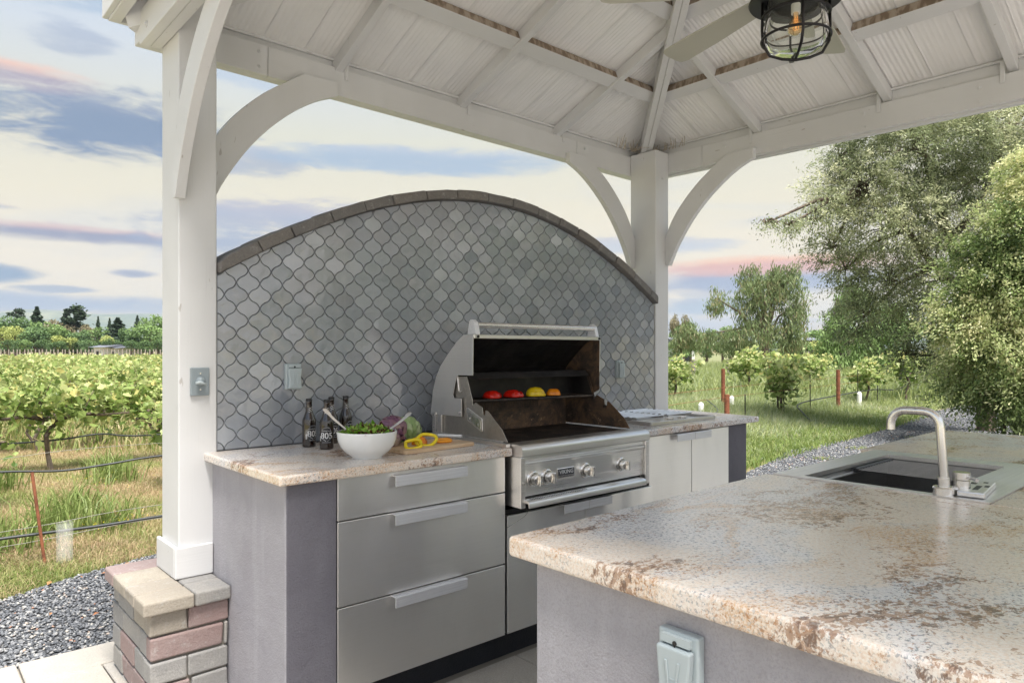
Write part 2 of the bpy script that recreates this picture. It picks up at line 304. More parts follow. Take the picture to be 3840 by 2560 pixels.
M['bulb'] = mat('amber_bulb_glass', base=(.95, .72, .42), rough=.05, Transmission_Weight=.85, IOR=1.15)
M['filament'] = mat('warm_filament', base=(.9, .4, .1), rough=.4, Emission_Color=(1, .42, .1, 1), Emission_Strength=.7)
M['socket'] = mat('white_porcelain', base=(.75, .75, .73), rough=.3)
M['straw'] = mat('dry_straw', base=(.42, .36, .27), rough=.9)
M['badge'] = mat('dark_badge_enamel', base=(.03, .035, .045), rough=.35)
M['house_white'] = mat('white_house_wall', base=(.62, .62, .60), rough=.8)
M['house_roof'] = mat('slate_blue_roof', base=(.14, .15, .18), rough=.7)
M['window_dark'] = mat('dark_window_pane', base=(.02, .022, .026), rough=.15)
M['hill'] = mat('wooded_hill', lambda t, p: setin(t, p, 'Base Color', t.mix(t.maprange(t.noise(obj_co(t), .004, 6, .6), .4, .6), (.07, .10, .06), (.16, .17, .09))), rough=1)

# ------------------------------------------------------------------ object helpers
def tag(o, label=None, cat=None, group=None, kind=None):
    if label: o['label'] = label
    if cat: o['category'] = cat
    if group: o['group'] = group
    if kind: o['kind'] = kind
    return o
def thing(name, label, cat, loc=(0, 0, 0), group=None, rz=0.0):
    o = bpy.data.objects.new(name, None); col.objects.link(o); o.location = loc; o.rotation_euler = (0, 0, rz); o.empty_display_size = .1
    return tag(o, label, cat, group)
def link(name, me, m=None, parent=None, local=False, label=None, kind=None):
    o = bpy.data.objects.new(name, me); col.objects.link(o)
    if m is not None and len(me.materials) == 0: me.materials.append(m)
    if parent is not None:
        o.parent = parent
        if not local and parent.type == 'EMPTY':
            o.matrix_parent_inverse = (Matrix.Translation(parent.location) @ Euler(parent.rotation_euler).to_matrix().to_4x4()).inverted()
    if label: o['label'] = label
    if kind: o['kind'] = kind
    return o
def bev(o, w=.003, seg=2, ang=35):
    b = o.modifiers.new('bevel', 'BEVEL'); b.width = w; b.segments = seg; b.limit_method = 'ANGLE'; b.angle_limit = R(ang); b.harden_normals = False
    return o
def smooth(o, ang=None):
    me = o.data
    me.polygons.foreach_set('use_smooth', [True]*len(me.polygons))
    if ang:
        try: me.set_sharp_from_angle(angle=R(ang))
        except Exception: pass
    return o
class MB:
    def __init__(s): s.v = []; s.f = []
    def add(s, vs, fs):
        k = len(s.v); s.v += [tuple(v) for v in vs]; s.f += [tuple(i+k for i in f) for f in fs]; return s
    def box(s, x0, y0, z0, x1, y1, z1):
        x0, x1 = min(x0, x1), max(x0, x1); y0, y1 = min(y0, y1), max(y0, y1); z0, z1 = min(z0, z1), max(z0, z1)
        return s.add([(x0, y0, z0), (x1, y0, z0), (x1, y1, z0), (x0, y1, z0), (x0, y0, z1), (x1, y0, z1), (x1, y1, z1), (x0, y1, z1)],
                     [(0, 3, 2, 1), (4, 5, 6, 7), (0, 1, 5, 4), (1, 2, 6, 5), (2, 3, 7, 6), (3, 0, 4, 7)])
    def beam(s, p0, p1, w, h, up=(0, 0, 1), off=(0, 0)):
        """box from p0 to p1; w across, h along up; off shifts the section"""
        p0, p1, up = Vector(p0), Vector(p1), Vector(up); d = (p1-p0).normalized(); sd = d.cross(up).normalized(); u = sd.cross(d).normalized()
        vs = []
        for p in (p0, p1):
            for a, b in ((-.5, -.5), (.5, -.5), (.5, .5), (-.5, .5)): vs.append(p+sd*(a*w+off[0])+u*(b*h+off[1]))
        return s.add(vs, [(0, 1, 2, 3), (7, 6, 5, 4), (0, 4, 5, 1), (1, 5, 6, 2), (2, 6, 7, 3), (3, 7, 4, 0)])
    def prism(s, poly, fn, a, b):
        """poly 2D, fn(u,v,t)->xyz, extruded from t=a to t=b"""
        n = len(poly); vs = [fn(u, v, a) for u, v in poly]+[fn(u, v, b) for u, v in poly]
        return s.add(vs, [tuple(range(n)), tuple(range(2*n-1, n-1, -1))]+[(i, (i+n), (i+1) % n+n, (i+1) % n) for i in range(n)])
    def tube(s, pts, r, seg=8, cap=True, closed=False):
        pts = [Vector(p) for p in pts]; n = len(pts); rr = r if hasattr(r, '__len__') else [r]*n
        vs = []; prev = None
        for i, p in enumerate(pts):
            if closed: d = (pts[(i+1) % n]-pts[i-1])
            else: d = pts[min(i+1, n-1)]-pts[max(i-1, 0)]
            d.normalize()
            if prev is None:
                a = Vector((0, 0, 1)) if abs(d.z) < .9 else Vector((1, 0, 0)); u = d.cross(a).normalized()
            else: u = (prev-d*prev.dot(d)).normalized()
            prev = u; q = d.cross(u)
            for k in range(seg):
                t = 2*math.pi*k/seg; vs.append(p+(u*math.cos(t)+q*math.sin(t))*rr[i])
        fs = []
        for i in range(n if closed else n-1):
            j = (i+1) % n
            for k in range(seg): fs.append((i*seg+k, i*seg+(k+1) % seg, j*seg+(k+1) % seg, j*seg+k))
        if cap and not closed: fs += [tuple(range(seg-1, -1, -1)), tuple(range((n-1)*seg, n*seg))]
        return s.add(vs, fs)
    def lathe(s, prof, seg=32, c=(0, 0, 0), fn=None):
        vs = []; n = len(prof)
        for r, z in prof:
            for k in range(seg):
                t = 2*math.pi*k/seg; q = fn(t, r, z) if fn else (r*math.cos(t), r*math.sin(t), z); vs.append((q[0]+c[0], q[1]+c[1], q[2]+c[2]))
        fs = [(i*seg+k, i*seg+(k+1) % seg, (i+1)*seg+(k+1) % seg, (i+1)*seg+k) for i in range(n-1) for k in range(seg)]
        return s.add(vs, fs)
    def cyl(s, p0, p1, r, seg=24, r2=None):
        return s.tube([p0, p1], [r, r if r2 is None else r2], seg)
    def mesh(s, name):
        me = bpy.data.meshes.new(name); me.from_pydata(s.v, [], s.f); me.update(); return me
    def build(s, name, m, parent=None, **kw): return link(name, s.mesh(name), m, parent, **kw)
def mesh_np(name, V, k, m, tone=None, idx=None):
    """V: (n_faces*k,3) loose polygons of k corners each, or V + idx (n_faces,k)"""
    me = bpy.data.meshes.new(name); V = np.ascontiguousarray(V, dtype=np.float32).reshape(-1, 3)
    if idx is None: idx = np.arange(len(V)).reshape(-1, k)
    nf = len(idx); me.vertices.add(len(V)); me.vertices.foreach_set('co', V.ravel()); me.loops.add(nf*k); me.loops.foreach_set('vertex_index', idx.astype(np.int32).ravel())
    me.polygons.add(nf); me.polygons.foreach_set('loop_start', (np.arange(nf)*k).astype(np.int32)); me.polygons.foreach_set('loop_total', np.full(nf, k, np.int32))
    me.update(calc_edges=True)
    if tone is not None:
        a = me.attributes.new('tone', 'FLOAT', 'FACE'); a.data.foreach_set('value', np.asarray(tone, np.float32))
    me.materials.append(m); me.validate(clean_customdata=False); return me
def copy_tree(o, parent=None):
    c = o.copy(); col.objects.link(c)
    if parent is not None: c.parent = parent
    for ch in list(o.children): copy_tree(ch, c)
    return c

# ------------------------------------------------------------------ ground, patio, gravel
def sheet(name, pts, z, m, kind='structure'):
    me = bpy.data.meshes.new(name); me.from_pydata([(x, y, z) for x, y in pts], [], [tuple(range(len(pts)))]); o = link(name, me, m); o['kind'] = kind
    o['label'] = dict(ground='open vineyard ground with patches of dry and green grass', meadow='green meadow ground right of the pavilion', gravel_path='blue-grey gravel path curving past the pavilion').get(name, name); return o
sheet('ground', [(-5850, -5850), (5850, -5850), (5850, 5850), (-5850, 5850)], -.09, M['field'])
sheet('meadow', [(5.2, 4.6), (7.4, 4.45), (9.6, 4.95), (12, 4.9), (15, 5.3), (18.5, 5.9), (21, 6.0), (40, 9), (300, 60), (200, 300), (22, 60), (6, 12)], -.08, M['meadow_soil'])
GR_L = [(-4, 3.70), (5.0, 3.70), (5.6, 4.2), (4.6, 5.6), (3.2, 5.62), (2.3, 5.5), (1.5, 5.40), (.95, 5.2), (.5, 4.98), (-.6, 4.7), (-4, 4.2)]
GR_R = [(4.4, -8), (60, -8), (60, 9.6), (40, 7.6), (30, 6.4), (21, 5.85), (18.5, 5.75), (15, 5.2), (12, 4.85), (9.6, 4.85), (8.6, 4.55), (7.5, 4.3), (6.4, 4.5), (5.4, 4.9), (5.0, 3.9), (4.4, 3.6)]
sheet('gravel_path', GR_R, -.062, M['gravel'])
g2 = sheet('gravel_path', GR_L, -.068, M['gravel']); g2['label'] = 'blue-grey gravel strip between the patio edge and the vineyard'
def inpoly(P, poly):
    x, y = P[:, 0], P[:, 1]; r = np.zeros(len(P), bool); n = len(poly)
    for i in range(n):
        x0, y0 = poly[i]; x1, y1 = poly[(i+1) % n]
        c = ((y0 > y) != (y1 > y)) & (x < (x1-x0)*(y-y0)/((y1-y0) if y1 != y0 else 1e-9)+x0); r ^= c
    return r
def stones(P, size, z, name, label):
    n = len(P); oct_v = np.array([(1, 0, 0), (0, 1, 0), (-1, 0, 0), (0, -1, 0), (0, 0, 1), (0, 0, -1)], float)
    oct_f = np.array([(0, 1, 4), (1, 2, 4), (2, 3, 4), (3, 0, 4), (1, 0, 5), (2, 1, 5), (3, 2, 5), (0, 3, 5)])
    s = size*(.55+.75*rng.random((n, 1)))*np.array([[1, .78, .5]])*(.8+.4*rng.random((n, 3)))
    a = rng.random(n)*6.283; V = oct_v[None]*(1+.45*(rng.random((n, 6, 3))-.5))*s[:, None, :]
    tl = (rng.random((n, 1, 1))-.5)*.9; V[:, :, 2:3] += tl*V[:, :, 0:1]
    ca, sa = np.cos(a)[:, None], np.sin(a)[:, None]; X = V[:, :, 0]*ca-V[:, :, 1]*sa; Y = V[:, :, 0]*sa+V[:, :, 1]*ca
    V = np.stack([X+P[:, 0:1], Y+P[:, 1:2], V[:, :, 2]+z+size*.25*rng.random((n, 1))], 2)
    idx = (np.arange(n)[:, None, None]*6+oct_f[None]).reshape(-1, 3); tone = np.repeat(rng.random(n)**1.15, 8)
    o = link(name, mesh_np(name, V.reshape(-1, 3), 3, M['stone'], tone, idx)); return tag(o, label, None, None, 'stuff')
P = np.stack([rng.uniform(-.9, 2.6, 30000), rng.uniform(3.72, 5.65, 30000)], 1); P = P[inpoly(P, GR_L)]
stones(P, .0125, -.062, 'gravel', 'loose blue-grey gravel stones beside the brick pillar')
u = rng.random(90000); dd = 5.2*(24/5.2)**u; th = R(48.17)-np.arctan(rng.uniform(.26, .80, 90000))
P = np.stack([dd/np.cos(R(48.17)-th)*np.cos(th), dd/np.cos(R(48.17)-th)*np.sin(th)], 1); P = P[inpoly(P, GR_R)]
stones(P, .0155, -.056, 'gravel', 'loose grey gravel stones on the path beyond the kitchen island')

patio = sheet('patio', [(-5, -5), (5.1, -5), (5.1, 3.74), (-5, 3.74)], -.022, M['mortar']); patio['label'] = 'paved patio floor of sandy rectangular pavers under the pavilion'
tr_ = sheet('bounce_slab', [(-16, -18), (5.1, -18), (5.1, -5.0), (-5.0, -5.0), (-5, 3.6), (-16, 3.6)], -.02, mat('pale_concrete', lambda t, p: setin(t, p, 'Base Color', t.mix(t.maprange(t.noise(obj_co(t), 1.2, 6, .6), .3, .7), (.46, .445, .42), (.52, .505, .48))), rough=.9)); tr_['label'] = 'unseen pale concrete slab added behind the paved patio to bounce light'  # unseen pale slab, added to bounce sunlight up under the roof
def stone_block(x0, y0, z0, x1, y1, z1, j=.004, seed=0):
    rd = random.Random(seed); m = MB(); m.box(x0, y0, z0, x1, y1, z1)
    m.v = [(x+rd.uniform(-j, j), y+rd.uniform(-j, j), z+rd.uniform(-j, j)*.6) for x, y, z in m.v]; return m
pv = 0
def paver(x0, y0, x1, y1):
    global pv
    pv += 1; o = stone_block(x0+.004, y0+.004, -.06, x1-.004, y1-.004, 0.0, .002, pv).build('paver', M['paver'], patio); bev(o, .004, 1); return o
x = -.9
while x < 2.2:                                   # border course along the gravel edge
    L = .46 if pv % 2 else .44; paver(x, 3.50, x+L, 3.745); x += L
for r_ in range(3):                               # rows behind the border course, left of the stucco wall
    x = -.9+(.2 if r_ % 2 else -.06)
    while x < 1.0: paver(x, 3.50-(r_+1)*.42, x+.56, 3.50-r_*.42); x += .56
def field_rows(y_top, rows):
    global pv
    y = y_top
    for i in range(rows):
        h = (.28, .42, .28, .42)[i % 4]; x = .7+(.31, .05, .52, .17)[i % 4]
        while x < 5.0:
            L = (.42, .56, .28)[(i*2+int(x*7)) % 3]; paver(x, y-h, x+L, y); x += L
        y -= h
field_rows(2.36, 4)

# ------------------------------------------------------------------ brick pillar under the left post
pil = thing('brick_pillar', 'low pillar of grey and reddish tumbled blocks carrying the left white post', 'pillar', (.9, 3.16, 0))
MB().box(.765, 2.90, -.05, 1.040, 3.44, .372).build('mortar_core', M['mortar'], pil)
zc = [-.09, .004, .100, .193, .285, .374]
lay = [  # per course from the bottom: front face splits (X), left face splits (Y), materials
    ([.752, 1.02, 1.045], [2.884, 3.06, 3.25, 3.46], ['g', 'g'], ['g', 'b', 'g']),
    ([.752, .90, 1.045], [2.884, 3.14, 3.30, 3.46], ['r', 'g'], ['g', 'r', 'g']),
    ([.752, 1.024, 1.045], [2.884, 3.02, 3.24, 3.32, 3.46], ['g', 'g'], ['g', 'g', 'b', 'g']),
    ([.752, .888, 1.045], [2.884, 3.11, 3.34, 3.46], ['g', 'g'], ['g', 'r', 'g']),
    ([.752, 1.026, 1.045], [2.884, 2.94, 3.04, 3.30, 3.46], ['r', 'g'], ['r', 'g', 'g', 'g']),
]
lay2 = [([.752, .888, 1.045], [2.884, 3.12, 3.36, 3.46], ['b', 'r'], ['g', 'g', 'g'])]
BM = dict(g=M['brick_grey'], r=M['brick_red'], b=M['brick_buff']); sd_ = 100
courses = [(-.09, .004, lay[0]), (.007, .096, lay[1]), (.10, .188, lay[3]), (.192, .283, lay[4]), (.287, .374, lay2[0])]
for z0, z1, (xs, ys, fm, lm) in courses:
    for i in range(len(xs)-1):
        sd_ += 1; o = stone_block(xs[i]+(.002 if i else 0), 2.884, z0+.002, xs[i+1]-.003, 2.97 if i else ys[1]-.003 if ys[1] < 2.97 else 2.97, z1-.002, .0035, sd_).build('brick', BM[fm[i]], pil); bev(o, .007, 2)
    for i in range(1, len(ys)-1):
        sd_ += 1; o = stone_block(.752+.001, ys[i]+.002, z0+.002, .86, ys[i+1]-.003, z1-.002, .0035, sd_).build('brick', BM[lm[i]], pil); bev(o, .007, 2)
    if ys[1] > 2.972:
        sd_ += 1; o = stone_block(.7525, 2.972, z0+.002, .86, ys[1]-.003, z1-.002, .002, sd_).build('brick', BM[fm[0]], pil); bev(o, .005, 2)
for (x0, y0, x1, y1, k) in ((.722, 2.855, .905, 2.985, 'b'), (.722, 2.988, .905, 3.13, 'b'), (.722, 3.133, .905, 3.325, 'b'), (.908, 2.857, 1.046, 3.01, 'g'), (.908, 3.013, 1.046, 3.33, 'g'), (.722, 3.328, 1.046, 3.47, 'r')):
    sd_ += 1; o = stone_block(x0, y0, .376, x1, y1, .430, .002, sd_).build('cap_stone', dict(b=M['brick_buff'], g=M['brick_grey'], r=M['brick_red'])[k], pil); bev(o, .009, 3)

# ------------------------------------------------------------------ pavilion
pav = thing('pavilion', 'white timber pavilion with hipped corrugated roof over the outdoor kitchen', 'pavilion', (2.6, 1.2, 0))
def post(x0, y0, x1, y1, z0, z1):
    o = MB().box(x0, y0, z0, x1, y1, z1).build('post', M['paint_v'], pav); bev(o, .006, 3); return o
p1 = post(.911, 3.08, 1.066, 3.309, .431, 2.90); p2 = post(4.142, 3.08, 4.296, 3.309, -.06, 2.815)
def trim_ring(x0, y0, x1, y1, z0, z1, p):
    for a in ((x0-.018, y0-.018, x1+(.0 if p is p1 else .018), y0-.0005), (x0-.018, y0+.0005, x0-.0005, y1+.018)):
        o = MB().box(a[0], a[1], z0, a[2], a[3], z1).build('base_trim', M['paint_x'], p); bev(o, .006, 3)
trim_ring(.911, 3.08, 1.0455, 3.309, .432, .562, p1)
def zb(x): return 2.694-(x-1.146)*.0103
def beam(name, p0, p1, w, h, m, parent=pav, b=.003, **k):
    o = MB().beam(p0, p1, w, h, **k).build(name, m, parent); bev(o, b, 2); return o
# back beam: two plies, split in two lengths
for (xa, xb) in ((.823, 1.385), (1.387, 3.56), (3.562, 4.34)):
    beam('beam', (xa, 3.329, zb(xa)+.0715), (xb, 3.329, zb(xb)+.0715), .038, .143, M['paint_x'])
beam('beam', (.823, 3.369, zb(.823)+.0705), (4.38, 3.369, zb(4.38)+.0705), .040, .141, M['paint_x'])
# right beam
for (ya, yb_) in ((3.309, 2.80), (2.798, -1.8)):
    zz = lambda y: 2.670-(3.08-y)*.0111
    beam('beam', (4.316, ya, zz(ya)+.0725), (4.316, yb_, zz(yb_)+.0725), .038, .145, M['paint_y'])
beam('beam', (4.356, 3.309, 2.66+.07), (4.356, -1.8, 2.66-.055+.07), .04, .142, M['paint_y'])
# left beam
beam('beam', (.842, 3.309, 2.752), (.842, -1.8, 2.752), .040, .146, M['paint_y'])
beam('beam', (.886, 3.309, 2.754), (.886, -1.8, 2.754), .044, .142, M['paint_y'])
SL = .40
def zr(d): return 2.884+SL*d                     # underside of the roofing at distance d in from the beam face
XL, XR, YB, YF = .862, 4.297, 3.31, -1.8; XC = (XL+XR)/2; RID = XR-XC
# rafters
RW, RD = .042, .066
def rafter(p0, p1, w=RW): beam('rafter', p0, p1, w, RD, M['paint_v'], b=.002, off=(0, -RD/2-.001))
for xr in (.93, 1.760, 2.570, 3.380):
    d1 = min(XR-xr, xr-XL)-.03
    if d1 > .05: rafter((xr, YB+.10, zr(-.10)), (xr, YB-d1, zr(d1)))
for yr in (2.385, 1.579, .974, .17, -.63, -1.4):
    d1 = min(YB-yr, RID)-.03
    rafter((XR+.10, yr, zr(-.10)), (XR-d1, yr, zr(d1))); rafter((XL-.10, yr, zr(-.10)), (XL+d1, yr, zr(d1)))
HO = .0
for sx, cx_, dx in ((1, XR, -1), (-1, XL, 1)):
    for k_ in (-1, 1):
        off = Vector((dx, 1, 0)).normalized()*.011*k_*1.0
        a = Vector((cx_-dx*.07, YB+.07, zr(-.07)-.012)); b = Vector((cx_+dx*RID, YB-RID, zr(RID)-.012))
        n_ = Vector((-dx, 1, 0)).cross(Vector((0, 0, 1))).normalized()*.0195*k_
        beam('hip_rafter', a+n_, b+n_, .037, .10, M['paint_v'], b=.002, off=(0, -.05))
beam('ridge_board', (XC, YB-RID, zr(RID)-.06), (XC, YF, zr(RID)-.06), .04, .14, M['paint_y'])
# purlins: flat boards between rafters, raw upper edge
def purlin(a, b, n_out):
    """a, b ends on the underside line; n_out horizontal unit pointing down-slope"""
    a, b = Vector(a), Vector(b); up = Vector((n_out[0]*SL, n_out[1]*SL, 1)).normalized(); o = MB().beam(a, b, .088, .052, up=up, off=(0, -.030)).build('purlin', M['paint_x'], pav)
    o.data.materials.append(M['raw_wood']); c0 = (a+b)/2
    for p in o.data.polygons:
        nn = p.normal
        if nn.dot(Vector((n_out[0], n_out[1], 0))) < -.7: p.material_index = 1
    bev(o, .002, 1)
for dpur in (.47, .98, 1.45):
    ys = YB-dpur
    xs = [XL+dpur+.03]+[q for q in (1.760, 2.570, 3.380) if XL+dpur+.08 < q < XR-dpur-.08]+[XR-dpur-.03]
    for i in range(len(xs)-1): purlin((xs[i]+.0215, ys, zr(dpur)), (xs[i+1]-.0215, ys, zr(dpur)), (0, 1))
    for sx in (1, -1):
        X_ = XR-dpur if sx > 0 else XL+dpur
        yy = [YB-dpur-.03]+[q for q in (2.385, 1.579, .974, .17, -.63, -1.4) if q < YB-dpur-.08]
        for i in range(len(yy)-1): purlin((X_, yy[i+1]+.0215, zr(dpur)), (X_, yy[i]-.0215, zr(dpur)), (sx, 0))
# corrugated sheets
def corr_panel(face, a0, a1):
    """face 'b' back slope (a along X), 'r' right, 'l' left (a along Y)"""
    per = .0265; n = max(2, int(round((a1-a0)/per)))*4; V = []; F_ = []
    flat = ((int(a0*40)) % 5 == 0)
    for i in range(n+1):
        a = a0+(a1-a0)*i/n; h = .0022*math.cos((i % 4)*math.pi/2)*(0.45 if flat else 1)
        if i in (0, n): h = -.004
        if face == 'b': dm = min(a-XL, XR-a)
        else: dm = min(YB-a, RID)
        dm = max(min(dm, RID), -.115); rows = [-.12, .02, dm] if dm > .03 else [-.12, (dm-.12)/2, dm]
        if dm <= -.114: rows = [-.12, -.119, -.118]
        for d in rows:
            z = zr(d)+h+.004
            V.append((a, YB-d, z) if face == 'b' else ((XR-d, a, z) if face == 'r' else (XL+d, a, z)))
    for i in range(n):
        for j in range(2):
            q = (i*3+j, (i+1)*3+j, (i+1)*3+j+1, i*3+j+1); F_.append(q if face != 'l' else q)
    V2 = [(x, y, z+.012) for x, y, z in V]; k = len(V); F2 = [tuple(i+k for i in reversed(q)) for q in F_]
    m = MB(); m.add(V+V2, F_+F2); o = m.build('roof_panel', M['roof'], pav); smooth(o, 60); return o
a = XL-.12
while a < XR+.12: corr_panel('b', a, min(a+.207, XR+.12)); a += .209
a = YB+.12
while a > YF: corr_panel('r', max(a-.207, YF), a); corr_panel('l', max(a-.207, YF), a); a -= .209
# eave trims, straps, bolts
for (p0, p1_, nm) in (((XL-.13, YB+.13, 2.846), (XR+.13, YB+.13, 2.846), 'x'), ((XR+.142, YB+.14, 2.846), (XR+.142, YF, 2.846), 'y'), ((XL-.142, YB+.14, 2.85), (XL-.142, YF, 2.85), 'y')):
    beam('fascia_board', p0, p1_, .022, .088, M['paint_'+nm])
beam('soffit_strip', (XL-.108, YB+.12, 2.803), (XL-.108, YF, 2.803), .045, .012, M['paint_y'])
beam('eave_strip', (XL+.04, YB+.02, 2.876), (XR-.03, YB+.02, 2.868), .016, .014, M['paint_x']); beam('eave_strip', (XR+.02, YB-.03, 2.870), (XR+.02, YF, 2.862), .016, .014, M['paint_y'])
beam('blocking', (XL+.04, YB+.040, 2.846), (XR-.03, YB+.040, 2.838), .02, .066, M['paint_x']); beam('blocking', (XR+.042, YB-.03, 2.838), (XR+.042, YF, 2.83), .02, .07, M['paint_y'])
for xr in (1.760, 2.570, 3.380):
    o = MB().box(xr+.033, 3.303, 2.775, xr+.055, 3.3065, 2.885).build('strap', M['paint_v'], pav); bev(o, .0015, 1)
for yr in (2.385, 1.579, .974):
    o = MB().box(4.2905, yr+.030, 2.745, 4.294, yr+.052, 2.86).build('strap', M['paint_v'], pav); bev(o, .0015, 1)
def bolt(c, d, r=.011):
    c = Vector(c); d = Vector(d); o = MB().cyl(c, c+d*.004, r, 14).cyl(c+d*.004, c+d*.009, r*.55, 6).build('bolt', M['paint_v'], pav)
for xx, zz_ in ((1.345, 2.80), (1.345, 2.73), (3.64, 2.775), (3.64, 2.70)): bolt((xx, 3.3095, zz_), (0, -1, 0))
for yy_ in (2.62, 1.70, 1.12):
    for zz_ in (2.775, 2.70): bolt((4.2965, yy_, zz_-(3-yy_)*.011), (-1, 0, 0))
for yy_ in (3.20, 2.95): bolt((.8215, yy_, 2.79 if yy_ < 3 else 2.73), (-1, 0, 0), .014)
bolt((.99, 3.0795, 2.58), (0, -1, 0)); bolt((4.1415, 3.2, 2.77), (-1, 0, 0)); bolt((4.22, 3.0795, 2.62), (0, -1, 0))
# curved braces (profile in the plane: along, z)
BR_OUT = [(0, 0.0), (-.005, .20), (.055, .33), (.145, .455), (.27, .58), (.40, .675), (.475, .728), (.655, .728)]
BR_IN = [(.655, .660), (.55, .615), (.43, .535), (.30, .42), (.19, .29), (.10, .15), (.055, .06), (.03, .0)]
def spl(P_, n):
    P_ = [Vector((p[0], p[1], 0)) for p in P_]; out = []
    for i in range(len(P_)-1):
        p0 = P_[max(i-1, 0)]; a_ = P_[i]; b_ = P_[i+1]; p3 = P_[min(i+2, len(P_)-1)]
        for k in range(n): t = k/n; q = .5*((2*a_)+(b_-p0)*t+(2*p0-5*a_+4*b_-p3)*t*t+(-p0+3*a_-3*b_+p3)*t**3); out.append((q.x, q.y))
    return out
BR_OUT = BR_OUT[:1]+spl(BR_OUT[1:-1], 4)+BR_OUT[-2:]; BR_IN = spl(BR_IN, 3)
while len(BR_IN) < len(BR_OUT): BR_IN.append((.03-.002*(len(BR_OUT)-len(BR_IN)-1), -.0+.0*len(BR_IN)))
BR_IN = [(u, v-.0) for u, v in BR_IN]; BN = len(BR_OUT); BR_IN[-1] = (.028, 0)
def brace(fn, a, b, m, name='brace'):
    prof = [(u, v) for u, v in BR_OUT]+[(u, v) for u, v in BR_IN]
    mb = MB(); n = len(prof); o_, i_ = BR_OUT, BR_IN[::-1]
    k = 8; V = []
    for t in (a, b):
        for s_ in (o_, i_):
            for u, v in s_: V.append(fn(u, v, t))
    nO = len(o_); nI = len(i_); F_ = []
    K2 = 2*nO; L_ = nO-1
    for s in range(L_):
        F_.append((s, s+1, nO+s+1, nO+s)); F_.append((K2+s, K2+nO+s, K2+nO+s+1, K2+s+1))
        F_.append((s, K2+s, K2+s+1, s+1)); F_.append((nO+s, nO+s+1, K2+nO+s+1, K2+nO+s))
    F_.append((0, nO, K2+nO, K2)); F_.append((L_, K2+L_, K2+nO+L_, nO+L_))
    mb.add(V, F_); o = mb.build(name, m, pav); bev(o, .003, 2); return o
zp = 2.0
brace(lambda u, v, t: (1.067+u*1.02, t, zp+.0+v*1.01), 3.268, 3.3085, M['paint_v'])
brace(lambda u, v, t: (4.141-u*1.06, t, zp-.02+v), 3.268, 3.3085, M['paint_v'])
brace(lambda u, v, t: (t, 3.079-u*1.06, zp-.01+v*.98), 4.256, 4.2955, M['paint_v'])
brace(lambda u, v, t: (t, 3.079-u, zp-.005+v), .888, .930, M['paint_v'])
# nest and twigs
o = bpy.data.objects.new('bird_nest', None)
m = MB(); rd = random.Random(4)
for i in range(170):
    c0 = Vector((.795+rd.uniform(-.03, .03), 3.02+rd.uniform(-.16, .16), 2.86+rd.uniform(-.03, .03))); d = Vector((rd.uniform(-1, 1), rd.uniform(-1, 1), rd.uniform(-.6, .6))).normalized()*rd.uniform(.02, .06)
    m.tube([c0-d, c0+Vector((0, 0, rd.uniform(-.01, .01))), c0+d], .0010, 4)
tag(m.build('bird_nest', M['straw']), 'dry grass bird nest tucked under the left eave of the pavilion', 'nest')
m = MB()
for i in range(34):
    t = rd.random(); c0 = Vector((4.262, 3.262, 2.83))+Vector((-1, 0, 0))*rd.uniform(0, .34) if i % 2 else Vector((4.262, 3.262, 2.83))+Vector((0, -1, 0))*rd.uniform(0, .34)
    d = Vector((rd.uniform(-.6, .6), rd.uniform(-.6, .3), 1)).normalized()*rd.uniform(.05, .13); m.tube([c0, c0+d*.5, c0+d], [.0022, .002, .001], 5)
for i in range(60):
    c0 = Vector((4.24, 3.24, 2.832))+Vector((rd.uniform(-.16, .03), rd.uniform(-.12, .04), rd.uniform(0, .02))); d = Vector((rd.uniform(-1, 1), rd.uniform(-1, 1), rd.uniform(-.2, .2)))*.03; m.tube([c0-d, c0+d], .0014, 4)
tag(m.build('bird_nest', M['straw']), 'bundle of pale straw and spikes on top of the right corner post', 'nest')

# ------------------------------------------------------------------ arched tiled wall
XA = 2.606
def arch(x): u = abs(x-XA); return 2.213-.236*u*u+.008*u**4
wall = thing('tiled_wall', 'arched backsplash wall faced with glazed grey arabesque tiles and capped with stone', 'wall', (XA, 3.2, 0))
xs = np.linspace(1.067, 4.141, 45)
mbw = MB(); poly = [(xs[0], -.05)]+[(float(x), arch(x)-.001) for x in xs]+[(xs[-1], -.05)]; poly = poly[::-1]
mbw.prism(poly, lambda u, v, t: (u, t, v), 3.097, 3.262).build('wall_core', M['grout'], wall)
PX, PZ = .1045, .1106
def edge_curve():
    a, b = PX/4, PZ/4; half = []
    for k in range(8):
        th = math.pi/2*k/8; q = Vector((a+a*math.cos(th)**.86, b*math.sin(th)**.86)); l = Vector((PX/2, 0)).lerp(Vector((a, b)), k/8)
        half.append(q.lerp(l, .50) if k else Vector((PX/2, 0)))
    half.append(Vector((a+.0062, b+.0010))); half.append(Vector((a+.0040, b-.0022)))
    pts = half+[Vector((PX/2-q.x, PZ/2-q.y)) for q in half[::-1]][:-1]
    return [(q.x, q.y) for q in pts]
q1 = edge_curve(); outline = list(q1)
outline += [(-x, z) for x, z in [(0, PZ/2)]+q1[::-1]][:]          # top to left
outline += [(-x, -z) for x, z in q1[1:]]+[(0, -PZ/2)]+[(x, -z) for x, z in q1[::-1][:-1]]
def clip(poly, a, b, c_):      # keep a*x+b*z<=c
    out = []
    for i in range(len(poly)):
        p, q = poly[i], poly[(i+1) % len(poly)]; dp = a*p[0]+b*p[1]-c_; dq = a*q[0]+b*q[1]-c_
        if dp <= 0: out.append(p)
        if (dp < 0) != (dq < 0) and dp != dq: t = dp/(dp-dq); out.append((p[0]+(q[0]-p[0])*t, p[1]+(q[1]-p[1])*t))
    return out
